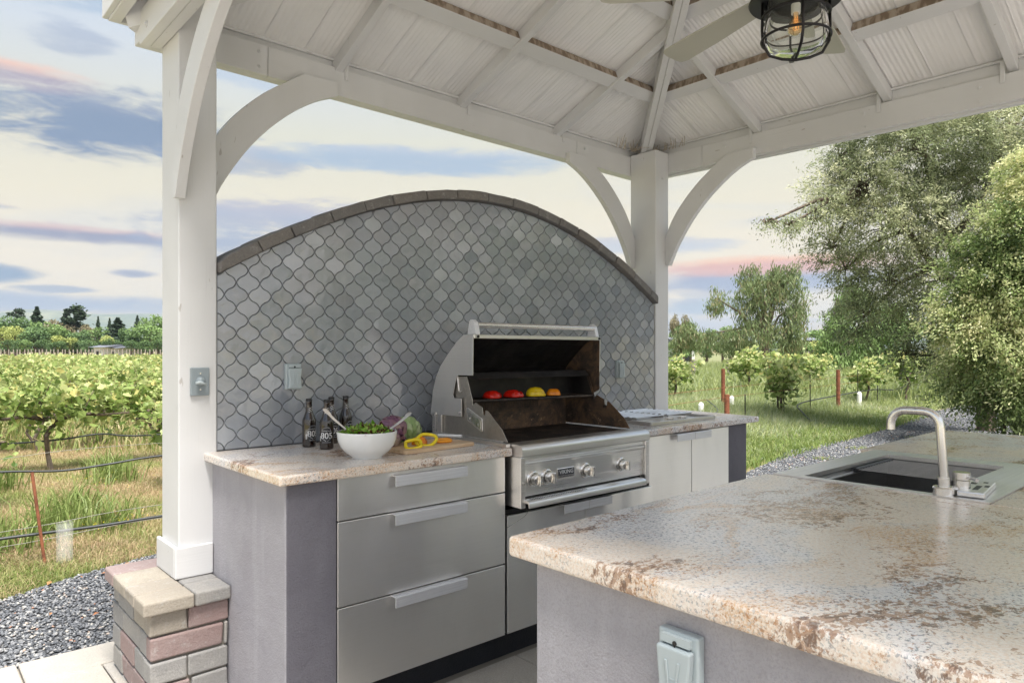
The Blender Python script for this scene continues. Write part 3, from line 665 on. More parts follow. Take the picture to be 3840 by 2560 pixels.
def inset(poly, w):
    cx_ = (max(p[0] for p in poly)+min(p[0] for p in poly))/2; cz_ = (max(p[1] for p in poly)+min(p[1] for p in poly))/2; rx = (max(p[0] for p in poly)-min(p[0] for p in poly))/2; rz_ = (max(p[1] for p in poly)-min(p[1] for p in poly))/2
    kx = max(.3, 1-w/max(rx, 1e-4)*1.25); kz = max(.3, 1-w/max(rz_, 1e-4)*1.25); return [(cx_+(p[0]-cx_)*kx, cz_+(p[1]-cz_)*kz) for p in poly]
def tile_mb(poly, cx_=0, cz_=0, y0=3.097):
    area = sum(poly[i][0]*poly[(i+1) % len(poly)][1]-poly[(i+1) % len(poly)][0]*poly[i][1] for i in range(len(poly)))
    if area < 0: poly = poly[::-1]
    p0 = inset(poly, .0012); p1_ = inset(poly, .0015); p2_ = inset(poly, .0034); n = len(poly)
    V = [(x+cx_, y0, z+cz_) for x, z in p0]+[(x+cx_, y0-.0052, z+cz_) for x, z in p1_]+[(x+cx_, y0-.0078, z+cz_) for x, z in p2_]
    F_ = []
    for k in range(2):
        for i in range(n): F_.append((k*n+i, k*n+(i+1) % n, (k+1)*n+(i+1) % n, (k+1)*n+i))
    F_.append(tuple(range(2*n, 3*n))); return V, F_
base_tile = MB(); base_tile.add(*tile_mb(outline, y0=0)); tile_me = base_tile.mesh('tile'); tile_me.materials.append(M['tile'])
a_ = tile_me.attributes.new('tone', 'FLOAT', 'FACE')
tiles = []
x0t, z0t = 1.100, 1.0045
for s in (0, 1):
    for i in range(-2, 34):
        for j in range(-14, 14):
            cx_ = x0t+(i+s*.5)*PX; cz_ = z0t+(j+s*.5)*PZ
            if cx_ < 1.03 or cx_ > 4.19 or cz_ < .86 or cz_ > arch(min(max(cx_, 1.067), 4.141))+.07: continue
            dist = math.hypot(cx_, 3.09); tiles.append((cx_, cz_, dist))
def needs_clip(cx_, cz_):
    return cx_-PX/2 < 1.068 or cx_+PX/2 > 4.140 or cz_-PZ/2 < .94 or any(cz_+v > arch(cx_+u)-.004 for u, v in ((0, PZ/2), (-.03, .03), (.03, .03)))
hood_hides = lambda x, z: 2.75 < x < 3.85 and z < 1.34
tiles.sort(key=lambda t: (hood_hides(t[0], t[1]), t[2])); solid = 0; rest = MB(); rest_t = []
for cx_, cz_, dist in tiles:
    cl = needs_clip(cx_, cz_)
    if cl:
        poly = [(x+cx_, z+cz_) for x, z in outline]
        poly = clip(poly, -1, 0, -1.0675); poly = clip(poly, 1, 0, 4.1405) if poly else []; poly = clip(poly, 0, -1, -.9415) if poly else []
        if poly:
            s_ = (arch(cx_+.05)-arch(cx_-.05))/.1; poly = clip(poly, -s_, 1, arch(cx_)-.004-s_*cx_)
        if len(poly) < 3: continue
        area = abs(sum(poly[i][0]*poly[(i+1) % len(poly)][1]-poly[(i+1) % len(poly)][0]*poly[i][1] for i in range(len(poly))))/2
        if area < .0003: continue
        V, F_ = tile_mb(poly)
    if solid < 300:
        solid += 1
        if cl:
            m = MB(); m.add(V, F_); o = m.build('tile', M['tile'], wall)
        else:
            o = bpy.data.objects.new('tile', tile_me); col.objects.link(o); o.parent = wall; o.matrix_parent_inverse = Matrix.Translation(wall.location).inverted()
            o.location = (cx_+random.uniform(-.0004, .0004), 3.097, cz_+random.uniform(-.0004, .0004)); o.rotation_euler = (random.gauss(0, .020), 0, random.gauss(0, .022))
    else:
        if not cl: V, F_ = tile_mb([(x+cx_, z+cz_) for x, z in outline])
        rx, rz_ = random.gauss(0, .016), random.gauss(0, .018); V = [(x, y+(x-cx_)*rz_*(-1)+(z-cz_)*rx, z) for x, y, z in V]
        t_ = random.random(); rest.add(V, F_); rest_t += [t_]*len(F_)
o = rest.build('tile', M['tile'], wall, kind='stuff'); at = o.data.attributes.new('tone', 'FLOAT', 'FACE'); at.data.foreach_set('value', rest_t)
# coping stones
s_pts = np.linspace(1.070, 4.138, 200); zz_ = [arch(x) for x in s_pts]; ln = [0]
for i in range(1, 200): ln.append(ln[-1]+math.hypot(s_pts[i]-s_pts[i-1], zz_[i]-zz_[i-1]))
def at_len(s): x = float(np.interp(s, ln, s_pts)); return x
def nrm(x): t = Vector((.04, arch(x+.02)-arch(x-.02))).normalized(); return Vector((-t.y, t.x))
s0 = 0; rd = random.Random(9); k_ = 0
while s0 < ln[-1]-.05:
    L = rd.choice((.17, .19, .205, .215)); s1 = min(s0+L, ln[-1]); xs_ = [at_len(s0+.0025+(s1-s0-.005)*t) for t in (0, .33, .67, 1)]
    th = .050+rd.uniform(-.002, .003); yo = rd.uniform(-.006, .004)
    lo = [(x, arch(x)) for x in xs_]; hi = [(x+nrm(x).x*th, arch(x)+nrm(x).y*th) for x in xs_][::-1]
    poly = lo+hi; poly = [(x+rd.uniform(-.001, .001), z+rd.uniform(-.0015, .0015)) for x, z in poly]
    if not (poly[0][0] < 1.067 and False):
        o = MB().prism([(min(max(x, 1.0685), 4.1395), z) for x, z in poly][::-1], lambda u, v, t: (u, t, v), 3.05+yo, 3.266).build('coping_stone', M['coping'], wall); bev(o, .006, 2)
    s0 = s1; k_ += 1

# ------------------------------------------------------------------ grill counter (left run + right run)
ZT = .94
def granite(poly, z0, z1, parent, name='countertop', r=.009):
    o = MB().prism(poly[::-1], lambda u, v, t: (u, v, t), z0, z1).build(name, M['granite'], parent); bev(o, r, 4); return o
gc = thing('grill_counter', 'mauve stucco counter with granite top and steel drawers left of the grill', 'counter', (1.6, 2.7, 0))
o = MB().box(1.048, 2.358, -.05, 1.2400, 3.095, .902).build('stucco_end', M['stucco'], gc); bev(o, .006, 3)
o = MB().box(1.0515, 2.351, -.05, 1.2415, 2.3575, .902).build('stucco_front', M['stucco_shaded'], gc, label='front strip of the stucco end with shade put into its dark colour'); bev(o, .003, 2)  # thin strip carries the shade of the front side in its colour
granite([(1.013, 2.322), (2.084, 2.322), (2.084, 3.092), (1.013, 3.092)], .9035, ZT, gc)
MB().box(1.2435, 2.375, .10, 2.064, 3.07, .902).build('carcass', M['black'], gc)
o = MB().box(1.2435, 2.425, -.05, 2.055, 2.47, .10).build('toe_kick', M['toe'], gc)
def front(x0, x1, z0, z1, y, parent, name, hx=None, hz=None, mat_='steel'):
    o = MB().box(x0, y, z0, x1, y+.02, z1).build(name, M[mat_], parent); bev(o, .0022, 2)
    if hx:
        h = MB(); za = hz; d = .030
        prof = [(y, za), (y-d, za), (y-d-.002, za-.003), (y-d-.002, za-.042), (y-d+.001, za-.042), (y-d+.001, za-.004), (y, za-.004)]
        h.prism(prof, lambda u, v, t: (t, u, v), hx[0], hx[1]); hh = h.build('handle', M['alu'], o); bev(hh, .0008, 1)
    return o
front(1.246, 2.064, .744, .900, 2.352, gc, 'drawer', (1.476, 1.828), .888)
front(1.246, 2.064, .426, .739, 2.352, gc, 'drawer', (1.476, 1.828), .738)
front(1.246, 2.064, .108, .421, 2.352, gc, 'drawer', (1.476, 1.828), .420)
gb = thing('grill_base_cabinet', 'steel double-door cabinet built in below the grill', 'cabinet', (2.6, 2.7, 0))
MB().box(2.068, 2.375, .10, 3.135, 3.07, .655).build('carcass', M['black'], gb)
MB().box(2.057, 2.425, -.05, 3.135, 2.47, .098).build('toe_kick', M['toe'], gb)
front(2.079, 2.589, .108, .634, 2.352, gb, 'cabinet_door', (2.412, 2.586), .640)
front(2.5935, 3.13, .108, .634, 2.352, gb, 'cabinet_door', (2.5895, 2.760), .640)
rc = thing('side_counter', 'granite topped counter with steel doors and shade-darkened stucco end right of the grill', 'counter', (3.7, 2.8, 0))
granite([(3.0, 2.395), (3.07, 2.340), (4.295, 2.372), (4.372, 3.36), (4.30, 3.075), (3.003, 3.075)], .9035, ZT, rc) if False else None
granite([(3.001, 2.352), (4.30, 2.366), (4.385, 3.40), (4.300, 3.40), (4.300, 3.076), (3.001, 3.076)], .9035, ZT, rc)
MB().box(3.14, 2.405, .10, 3.955, 3.07, .902).build('carcass', M['black'], rc)
MB().box(3.14, 2.46, -.05, 3.955, 2.50, .10).build('toe_kick', M['toe'], rc)
front(3.142, 3.549, .108, .897, 2.382, rc, 'cabinet_door', (3.366, 3.541), .896)
front(3.5535, 3.954, .108, .897, 2.382, rc, 'cabinet_door', (3.545, 3.712), .896)
o = MB().box(3.957, 2.392, -.05, 4.185, 3.07, .902).build('stucco_end', M['stucco_shaded'], rc); bev(o, .004, 2)  # shade under the roof is part of this end's colour

# ------------------------------------------------------------------ grill
gr = thing('grill', 'open stainless built-in gas grill with raised hood', 'grill', (2.55, 2.6, .68))
GX0, GX1, GY = 2.0865, 3.000, 2.268
# landing ledge with rounded nose
prof = [(2.40, .951), (2.30, .956)]+[(2.295-.027*math.sin(t), .928+.027*math.cos(t)) for t in np.linspace(0, math.pi/2, 7)]+[(2.268, .905), (2.290, .903), (2.40, .903)]
o = MB().prism(prof, lambda u, v, t: (t, u, v), GX0+.004, GX1-.0).build('front_ledge', M['steel_h'], gr); smooth(o, 30)
for xa, xb in ((GX0, GX0+.028), (GX1-.028, GX1)):
    o = MB().box(xa, GY+.004, .676, xb, 2.50, .9025).build('side_panel', M['steel_h'], gr); bev(o, .004, 2)
MB().box(GX0+.029, 2.31, .70, GX1-.029, 2.9, .9).build('burner_box', M['dark_metal'], gr)
# control panel with a folded ledge at its top
prof = [(2.290, .899), (2.2895, .882), (2.276, .874), (2.279, .866), (2.288, .858), (2.292, .722), (2.305, .722), (2.305, .899)]
cp = MB().prism(prof, lambda u, v, t: (t, u, v), GX0+.0295, GX1-.0295).build('control_panel', M['steel_panel'], gr); bev(cp, .0015, 1)
# drip tray
prof = [(2.40, .712), (2.262, .714), (2.246, .710), (2.240, .702), (2.240, .682), (2.243, .680), (2.246, .700), (2.40, .704)]
dt = MB().prism(prof, lambda u, v, t: (t, u, v), GX0+.02, GX1-.065).build('drip_tray', M['steel_h'], gr); smooth(dt, 40)
pf = MB()
for i in range(24):
    for j in range(2): pf.box(2.135+i*.0155, 2.256+j*.010, .7142, 2.135+i*.0155+.009, 2.256+j*.010+.004, .7150)
pf.build('perforation', M['black'], dt)
def knob(x, z, big=1.0):
    y = 2.289
    b = MB().lathe([(0, 0), (.036, 0), (.037, .004), (.033, .009), (.029, .010), (.028, .006), (0, .006)], 40, fn=lambda t, r, h: (r*math.cos(t), -h, r*math.sin(t)), c=(x, y, z)).build('knob_bezel', M['chrome'], gr); smooth(b, 40)
    k = MB().lathe([(0, .034), (.017, .034), (.0225, .030), (.0235, .008), (.0235, 0)], 36, fn=lambda t, r, h: (r*math.cos(t), -h-.006, r*math.sin(t)), c=(x, y, z))
    k = k.build('knob', M['chrome'], gr); smooth(k, 40)
    g = MB(); g.prism([(-.0085, -.0245), (.0085, -.0245), (.0055, 0), (.0085, .0245), (-.0085, .0245), (-.0055, 0)], lambda u, v, t: (x+u*.95+.001, y-t, z+v), .030, .058); gg = g.build('knob_grip', M['chrome'], gr); bev(gg, .003, 2)
for kx in (2.172, 2.258, 2.520, 2.785): knob(kx, .797)
def text_mesh(s, size, shear=0, font_scale=1.0):
    cu = bpy.data.curves.new('txt', 'FONT'); cu.body = s; cu.size = size; cu.align_x = 'CENTER'; cu.align_y = 'CENTER'; cu.shear = shear; cu.resolution_u = 3; cu.offset = size*.012
    ob = bpy.data.objects.new('txt', cu); col.objects.link(ob); dg = bpy.context.evaluated_depsgraph_get(); me = bpy.data.meshes.new_from_object(ob.evaluated_get(dg))
    V = [tuple(v.co) for v in me.vertices]; F_ = [tuple(p.vertices) for p in me.polygons]
    bpy.data.objects.remove(ob); bpy.data.curves.remove(cu); bpy.data.meshes.remove(me); return V, F_
bd = MB().box(2.328, 2.2835, .779, 2.441, 2.2885, .825).build('badge', M['chrome'], gr); bev(bd, .002, 2)
o = MB().box(2.3325, 2.2822, .792, 2.4365, 2.2834, .8225).build('badge_plate', M['badge'], bd); bev(o, .0005, 1)
V, F_ = text_mesh('VIKING', .026); sx = .094/(max(v[0] for v in V)-min(v[0] for v in V)); m = MB(); m.add([(2.3845+v[0]*sx, 2.2816, .8070+v[1]) for v in V], F_); m.build('lettering', M['print'], bd)
V, F_ = text_mesh('PROFESSIONAL', .009); sx = .088/(max(v[0] for v in V)-min(v[0] for v in V)); m = MB(); m.add([(2.3845+v[0]*sx, 2.2830, .7855+v[1]) for v in V], F_); m.build('lettering', M['badge'], bd)
o = MB().cyl((GX0+.014, GY+.003, .79), (GX0+.014, GY-.002, .79), .0075, 16).build('screw', M['chrome'], gr)
# fire box: side walls, back wall, grates
side = [(2.376, .957), (2.416, 1.011), (2.516, 1.089), (2.532, 1.092), (2.535, 1.069), (2.551, 1.069), (2.556, 1.103), (2.606, 1.124), (2.628, 1.110), (2.632, 1.137), (2.675, 1.245), (2.80, 1.245), (2.892, 1.09), (2.892, .957)]
for xa, xb, mm in ((2.100, 2.1035, M['steel_dull']), (2.968, 2.9715, M['burnt'])):
    o = MB().prism(side, lambda u, v, t: (t, u, v), xa, xb).build('fire_box_side', mm, gr)
o = MB().prism([(2.40, .957), (2.43, 1.005), (2.60, 1.10), (2.885, 1.10), (2.885, .957)], lambda u, v, t: (t, u, v), 2.104, 2.1055).build('fire_box_lining', M['burnt'], gr)
MB().box(2.104, 2.846, .93, 2.967, 2.852, 1.24).build('fire_box_back', M['burnt'], gr)
MB().box(2.14, 2.843, 1.035, 2.78, 2.8458, 1.038).build('seam_strip', M['burnt'], gr)
irb = MB().box(2.19, 2.8405, 1.055, 2.74, 2.8455, 1.115).build('infrared_burner', M['iron'], gr)
mm_ = MB()
for i in range(46): mm_.box(2.192+i*.012, 2.8385, 1.057, 2.192+i*.012+.0018, 2.8403, 1.113)
for i in range(6): mm_.box(2.192, 2.8372, 1.060+i*.010, 2.738, 2.8384, 1.0615+i*.010)
mm_.build('mesh_screen', M['burnt'], irb, kind='stuff')
MB().box(2.10, 2.375, .925, 2.971, 2.85, .935).build('fire_box_floor', M['iron'], gr)
xg = 2.109; pid = 0
for gpan in range(5):
    g_ = MB()
    for i in range(12): g_.box(xg+i*.0143, 2.395, .940, xg+i*.0143+.0075, 2.84, .950)
    for yy_ in (2.395, 2.60, 2.828): g_.box(xg-.001, yy_+.0005, .937, xg+.167, yy_+.011, .946)
    o = g_.build('cooking_grate', M['iron'], gr, label='black ribbed cast iron cooking grate panel'); xg += .1722
# slot window plate on the left wall
prof = [(2.672, 1.095), (2.655, 1.097), (2.548, 1.052), (2.545, .992), (2.558, .990), (2.662, 1.035)]
o = MB().prism(prof, lambda u, v, t: (t, u, v), 2.092, 2.0995).build('rotisserie_bracket', M['steel_h'], gr); bev(o, .004, 2)
prof = [(2.655, 1.084), (2.56, 1.044), (2.558, 1.004), (2.650, 1.044)]
MB().prism(prof, lambda u, v, t: (t, u, v), 2.090, 2.0918).build('bracket_face', M['chrome'], gr)
for yy_, z_ in ((2.640, 1.048), (2.577, 1.023)): MB().cyl((2.0898, yy_, z_), (2.087, yy_, z_), .004, 10).build('rivet', M['chrome'], gr)
# vertical rear frame
o = MB().box(2.088, 2.865, .957, 2.0985, 2.905, 1.06).build('rear_frame', M['steel_h'], gr); bev(o, .002, 1)
o = MB().box(2.084, 2.907, .957, 2.0875, 2.935, 1.06).build('rear_frame', M['steel_h'], gr)
for z_ in (1.045, .985): MB().cyl((2.0838, 2.92, z_), (2.0815, 2.92, z_), .004, 8).build('rivet', M['chrome'], gr)
o = MB().box(2.0865, 2.402, .9565, 2.0995, 2.905, .9605).build('counter_flange', M['steel_h'], gr); bev(o, .001, 1)
o = MB().box(2.0605, 2.34, .9405, 2.0860, 2.93, .9565).build('counter_flange', M['steel_h'], gr); bev(o, .002, 1)
# hood
hs = [(2.609, 1.446), (2.683, 1.446), (2.739, 1.412), (2.811, 1.351), (2.871, 1.293), (2.909, 1.236), (2.935, 1.166), (2.955, 1.050), (2.697, 1.052), (2.700, 1.138), (2.760, 1.140), (2.768, 1.154), (2.738, 1.243), (2.728, 1.252), (2.612, 1.253)]
hood = MB().prism(hs, lambda u, v, t: (t, u, v), 2.087, 2.0905).build('hood_side', M['steel'], gr)
o = MB().prism(hs, lambda u, v, t: (t, u, v), 2.996, 2.9995).build('hood_side', M['steel'], gr)
o = MB().prism([(p[0]+.0, p[1]) for p in [(2.612, 1.430), (2.683, 1.440), (2.735, 1.405), (2.806, 1.345), (2.864, 1.288), (2.90, 1.24), (2.70, 1.16), (2.655, 1.134), (2.612, 1.153)]], lambda u, v, t: (t, u, v), 2.9925, 2.9955).build('hood_lining', M['burnt'], gr)
arc = [(2.609, 1.446), (2.683, 1.4465), (2.739, 1.4125), (2.811, 1.3515), (2.871, 1.2935), (2.909, 1.2365), (2.935, 1.166), (2.955, 1.050)]
inn = [(y-.006*(1 if i else 0), z-.007) for i, (y, z) in enumerate(arc)]
sh = MB(); sh.prism(arc+inn[::-1], lambda u, v, t: (t, u, v), 2.0907, 2.9957); o = sh.build('hood_shell', M['steel'], gr); smooth(o, 35)
arc2 = [(y-.0075, z-.0085) for y, z in arc[1:]]; arc3 = [(y-.004, z-.003) for y, z in arc2]
o = MB().prism([(2.615, 1.4365)]+arc2+arc3[::-1]+[(2.615, 1.4335)], lambda u, v, t: (t, u, v), 2.092, 2.992).build('hood_lining', M['soot'], gr)
MB().prism([(p[0], p[1]) for p in [(2.615, 1.430), (2.683, 1.436), (2.735, 1.405), (2.80, 1.345), (2.858, 1.288), (2.735, 1.258), (2.614, 1.258)]], lambda u, v, t: (t, u, v), 2.0907, 2.0920).build('hood_lining', M['soot'], gr)
o = MB().box(2.0925, 2.6055, 1.4285, 2.994, 2.612, 1.4468).build('hood_rim', M['steel_h'], gr); bev(o, .002, 1)
for xx in (2.115, 2.985): MB().cyl((xx, 2.6053, 1.438), (xx, 2.602, 1.438), .007, 14).build('rim_screw', M['dark_metal'], gr)
MB().cyl((2.0868, 2.712, 1.072), (2.084, 2.712, 1.072), .006, 12).build('rivet', M['chrome'], gr)
# inner heat shelf and back lining
o = MB().prism([(2.690, 1.262), (2.66, 1.232), (2.663, 1.229), (2.695, 1.258)], lambda u, v, t: (t, u, v), 2.108, 2.965).build('heat_shield', M['soot'], gr)
MB().box(2.108, 2.80, 1.12, 2.965, 2.806, 1.262).build('heat_shield', M['soot'], gr)
MB().prism([(2.690, 1.258), (2.80, 1.262), (2.80, 1.256), (2.69, 1.252)], lambda u, v, t: (t, u, v), 2.108, 2.965).build('heat_shield', M['soot'], gr)
for xx in (2.40, 2.72): MB().box(xx-.025, 2.7975, 1.222, xx+.03, 2.7998, 1.2255).build('shield_slot', M['steel_dull'], gr)
o = MB().prism([(2.640, 1.128), (2.694, 1.258), (2.80, 1.258), (2.80, 1.128)], lambda u, v, t: (t, u, v), 2.9655, 2.9675).build('heat_shield', M['soot'], gr)
# warming rack
wr = MB().cyl((2.106, 2.640, 1.128), (2.9665, 2.640, 1.120), .0065, 12).build('warming_rack', M['iron'], gr)
ww = MB()
for i in range(44):
    xx = 2.118+i*.0194; ww.tube([(xx, 2.636, 1.1335-(xx-2.1)*.009), (xx, 2.645, 1.1355-(xx-2.1)*.009), (xx, 2.795, 1.133-(xx-2.1)*.009)], .0017, 5)
ww.build('wire', M['iron'], wr, kind='stuff')
MB().cyl((2.106, 2.70, 1.118), (2.9665, 2.70, 1.112), .004, 8).build('rack_bar', M['iron'], wr)
# handle
for xa, xb in ((2.105, 2.131), (2.962, 2.986)):
    prof = [(2.676, 1.4475), (2.668, 1.49), (2.662, 1.512), (2.652, 1.520), (2.640, 1.519), (2.622, 1.506), (2.606, 1.4475)]
    o = MB().prism(prof, lambda u, v, t: (t, u, v), xa, xb).build('handle_bracket', M['alu'], gr); bev(o, .003, 2)
o = MB().cyl((2.1315, 2.630, 1.494), (2.9615, 2.630, 1.494), .0135, 24).build('handle', M['chrome'], gr); smooth(o, 40)
hk = MB().tube([(2.098, 2.745, 1.252), (2.097, 2.735, 1.20), (2.097, 2.73, 1.175), (2.0975, 2.722, 1.168), (2.098, 2.715, 1.175)], .0035, 8).build('hood_stop_rod', M['steel_h'], gr)
for yy_, z_ in ((2.628, 1.109), (2.543, 1.066)): o = MB().cyl((2.966, yy_, z_), (2.956, yy_, z_), .009, 14).build('support_knob', M['iron'], gr)

# bell peppers on the warming rack
def pepper(x, y, z, r, m, label, sq=1.0, hgt=.9, lob=4, ph=0.0, fold=None, rz=0.0):
    def fn(t, rr, h):
        k = 1+.10*math.cos(lob*t+ph)*(.4+.6*(1-h)); return (rr*k*math.cos(t)*sq, rr*k*math.sin(t), h*hgt*r)
    prof = [(r*math.sqrt(max(0, 1-(h*.98)**2.3)), h) for h in np.linspace(0, 1, 12)]; prof[0] = (r*.96, 0); prof[-1] = (.0005, .97)
    mb = MB().lathe(prof, 40, fn=fn)
    if fold is not None: mb.v = [(vx, vy, vz*(1-.34*math.exp(-((vx-fold*r)/(.17*r))**2))) for vx, vy, vz in mb.v]
    t = thing('bell_pepper', label, 'bell pepper', (x, y, z), 'bell pepper halves on the warming rack', rz); o = link('skin', mb.mesh('skin'), m, t, local=True); smooth(o)
    return t
pepper(2.262, 2.672, 1.1365, .047, M['red_pepper'], 'leftmost of the two red bell pepper halves roasting on the warming rack', 1.02, .80, 3, .4, .45, .2)
pepper(2.402, 2.672, 1.1355, .048, M['red_pepper'], 'red bell pepper half beside the yellow one on the warming rack', 1.05, .80, 4, 1.9, .50, -.1)
pepper(2.553, 2.672, 1.1345, .053, M['yellow_pepper'], 'yellow bell pepper half on the warming rack of the grill', 1.0, .90, 3, 2.5, .72, 0)
pepper(2.690, 2.672, 1.1330, .042, M['orange_pepper'], 'orange bell pepper half at the right on the warming rack', 1.02, .86, 4, .2, .22, .1)

# ------------------------------------------------------------------ side burner
sb = thing('side_burner', 'drop-in stainless side burner with its bar grates on the right counter', 'side burner', (3.65, 2.7, .94))
bx0, bx1, by0, by1 = 3.283, 3.945, 2.470, 2.985
sp_ = MB()
sp_.box(bx0, by0, .9405, bx1, by0+.006, .960).box(bx0, by0+.0065, .9405, bx0+.006, by1, .960).box(bx1-.006, by0+.0065, .9405, bx1, by1, .960).box(bx0+.0065, by1-.006, .9405, bx1-.0065, by1, .960)
o = sp_.build('frame', M['steel_h'], sb); bev(o, .001, 1)
MB().box(bx0+.0065, by0+.0065, .9405, bx1-.0065, by1-.0065, .9425).build('pan', M['steel_h'], sb)
MB().box(bx0+.0065, 2.583, .943, bx1-.14, 2.589, .9605).build('divider', M['steel_h'], sb)
for kx, kr in ((3.50, .026), (3.635, .026)):
    o = MB().cyl((kx+.04, 2.535, .943), (kx+.04, 2.535, .966), kr, 28).build('knob', M['chrome'], sb); smooth(o, 40)
for g_i, (xa, xb) in enumerate(((3.30, 3.60), (3.61, 3.90))):
    g_ = MB()
    for i in range(9): g_.tube([(xa+.01, 2.61+i*.044, .975), (xb-.01, 2.61+i*.044, .975)], .0035, 6)
    for xx in (xa+.02, xb-.02): g_.box(xx-.002, 2.604, .960, xx+.002, 2.972, .972)
    g_.build('burner_grate', M['steel_h'], sb)
g_ = MB()
for i in range(2): o = MB().cyl((3.45+i*.3, 2.79, .943), (3.45+i*.3, 2.79, .958), .045, 24).build('burner_cap', M['iron'], sb)

# ------------------------------------------------------------------ kitchen island, sink, tap
isl = thing('kitchen_island', 'large foreground island with polished granite top over mauve stucco', 'island', (2.6, .2, 0))
granite([(1.078, -1.6), (2.318, -1.6), (2.318, 1.252), (1.085, 1.228)], .893, ZT, isl, r=.010)
granite([(2.3185, -1.6), (3.203, -1.6), (3.203, .578), (2.3185, .578)], .893, ZT, isl, r=.003)
granite([(3.2035, -1.6), (4.33, -1.6), (4.33, .93), (4.300, 1.300), (3.2035, 1.285)], .893, ZT, isl, r=.008)
o = MB().box(1.120, -1.55, -.05, 2.316, 1.170, .8915).build('stucco_wall', M['stucco'], isl); bev(o, .008, 3)
o = MB().box(3.20, -1.55, -.05, 4.25, 1.20, .8915).build('stucco_wall', M['stucco'], isl); bev(o, .008, 3)
o = MB().box(2.318, -1.55, -.05, 3.198, .56, .8915).build('stucco_wall', M['stucco'], isl)
o = MB().box(2.318, 1.19, .10, 3.198, 1.21, .70).build('cabinet_front', M['steel'], isl)
sk = thing('sink', 'stainless apron sink set into the island with dark inner walls', 'sink', (2.75, .9, .94))
dk = MB(); X0, X1, Y0, Y1 = 2.3195, 3.2020, .5795, 1.222; ix0, ix1, iy0, iy1 = 2.352, 3.088, .722, 1.128
for a in ((X0, Y0, X1, iy0), (X0, iy1, X1, Y1), (X0, iy0, ix0, iy1), (ix1, iy0, X1, iy1)): dk.box(a[0], a[1], .929, a[2], a[3], .9435)
o = dk.build('deck', M['steel_h'], sk)
MB().box(X0, Y1-.012, .70, X1, Y1+.0005, .9285).build('apron', M['steel_h'], sk)
bs = MB(); bz = .74
bs.box(ix0-.006, iy0-.006, bz, ix0, iy1+.006, .9285).box(ix1, iy0-.006, bz, ix1+.006, iy1+.006, .9285).box(ix0, iy0-.006, bz, ix1, iy0, .9285).box(ix0, iy1, bz, ix1, iy1+.006, .9285).box(ix0-.006, iy0-.006, bz-.006, ix1+.006, iy1+.006, bz)
bs.build('basin', M['steel_dark'], sk)
for yy_ in (iy0+.0005, iy1-.018): MB().box(ix0+.0005, yy_, .910, ix1-.0005, yy_+.0175, .914).build('ledge', M['steel_h'], sk)
dr = thing('drying_rack', 'roll-up rack of thin steel rods laid over the far half of the sink', 'drying rack', (2.9, .92, .945))
for i in range(14):
    xx = 2.742+i*.0255; o = MB().tube([(xx, .742, .9235), (xx, 1.108, .9235)], .0018, 8).build('rod', M['steel_dull'], dr)
for yy_ in (.730, 1.112): o = MB().box(2.725, yy_-.008, .9145, 3.085, yy_+.008, .9300).build('end_strip', M['black'], dr); bev(o, .003, 1)
fa = thing('tap', 'tall brushed nickel gooseneck tap beside the sink', 'tap', (2.347, .690, .94))
fx, fy = 2.351, .703
o = MB().lathe([(0, .0245), (.026, .0245), (.030, .020), (.030, 0), (0, 0)], 32, c=(fx, fy, .9438)).build('base', M['chrome'], fa); smooth(o, 40)
o = MB().cyl((fx, fy, .966), (fx-.001, fy+.001, .995), .0168, 28).build('collar', M['chrome'], fa); smooth(o, 40)
pts = [(fx, fy, .994), (fx-.008, fy+.007, 1.140)]
for t in np.linspace(0, 90, 7): pts.append((fx-.008-.0, fy+.007+.045*(1-math.cos(R(t))), 1.143+.045*math.sin(R(t))))
for t in np.linspace(0, 90, 7): pts.append((fx-.008, fy+.007+.093+.045*math.sin(R(t)), 1.143+.045*math.cos(R(t))))
pts.append((fx-.008, fy+.007+.138, 1.126))
o = MB().tube(pts, .0126, 20).build('spout', M['chrome'], fa); smooth(o, 50)
o = MB().cyl((2.404, .672, .9438), (2.404, .672, .985), .0235, 28).build('valve', M['chrome'], fa); smooth(o, 40)
o = MB().cyl((2.404, .672, .987), (2.404, .672, 1.008), .0230, 28).build('valve_cap', M['chrome'], fa); smooth(o, 40)
o = MB().tube([(2.398, .655, .997), (2.380, .625, .992)], [.0045, .0065], 12).build('lever', M['chrome'], fa); smooth(o, 40)
o = MB().cyl((fx, fy, .956), (2.404, .672, .956), .012, 16).build('bridge', M['chrome'], fa); smooth(o, 40)
cd = thing('control_box', 'small steel control box with black slots on the sink deck by the tap', 'control box', (2.45, .645, .944))
bx = MB().beam((2.352, .634, .953), (2.572, .660, .953), .070, .017).build('body', M['steel_h'], cd); bev(bx, .004, 2)
for (a, b, c_, d_) in ((2.40, .636, .075, .014), (2.465, .624, .03, .012), (2.50, .668, .03, .016), (2.54, .645, .018, .012)):
    MB().beam((a, b, .9617), (a+c_, b+c_*.1, .9617), d_, .0012).build('slot', M['black'], cd)

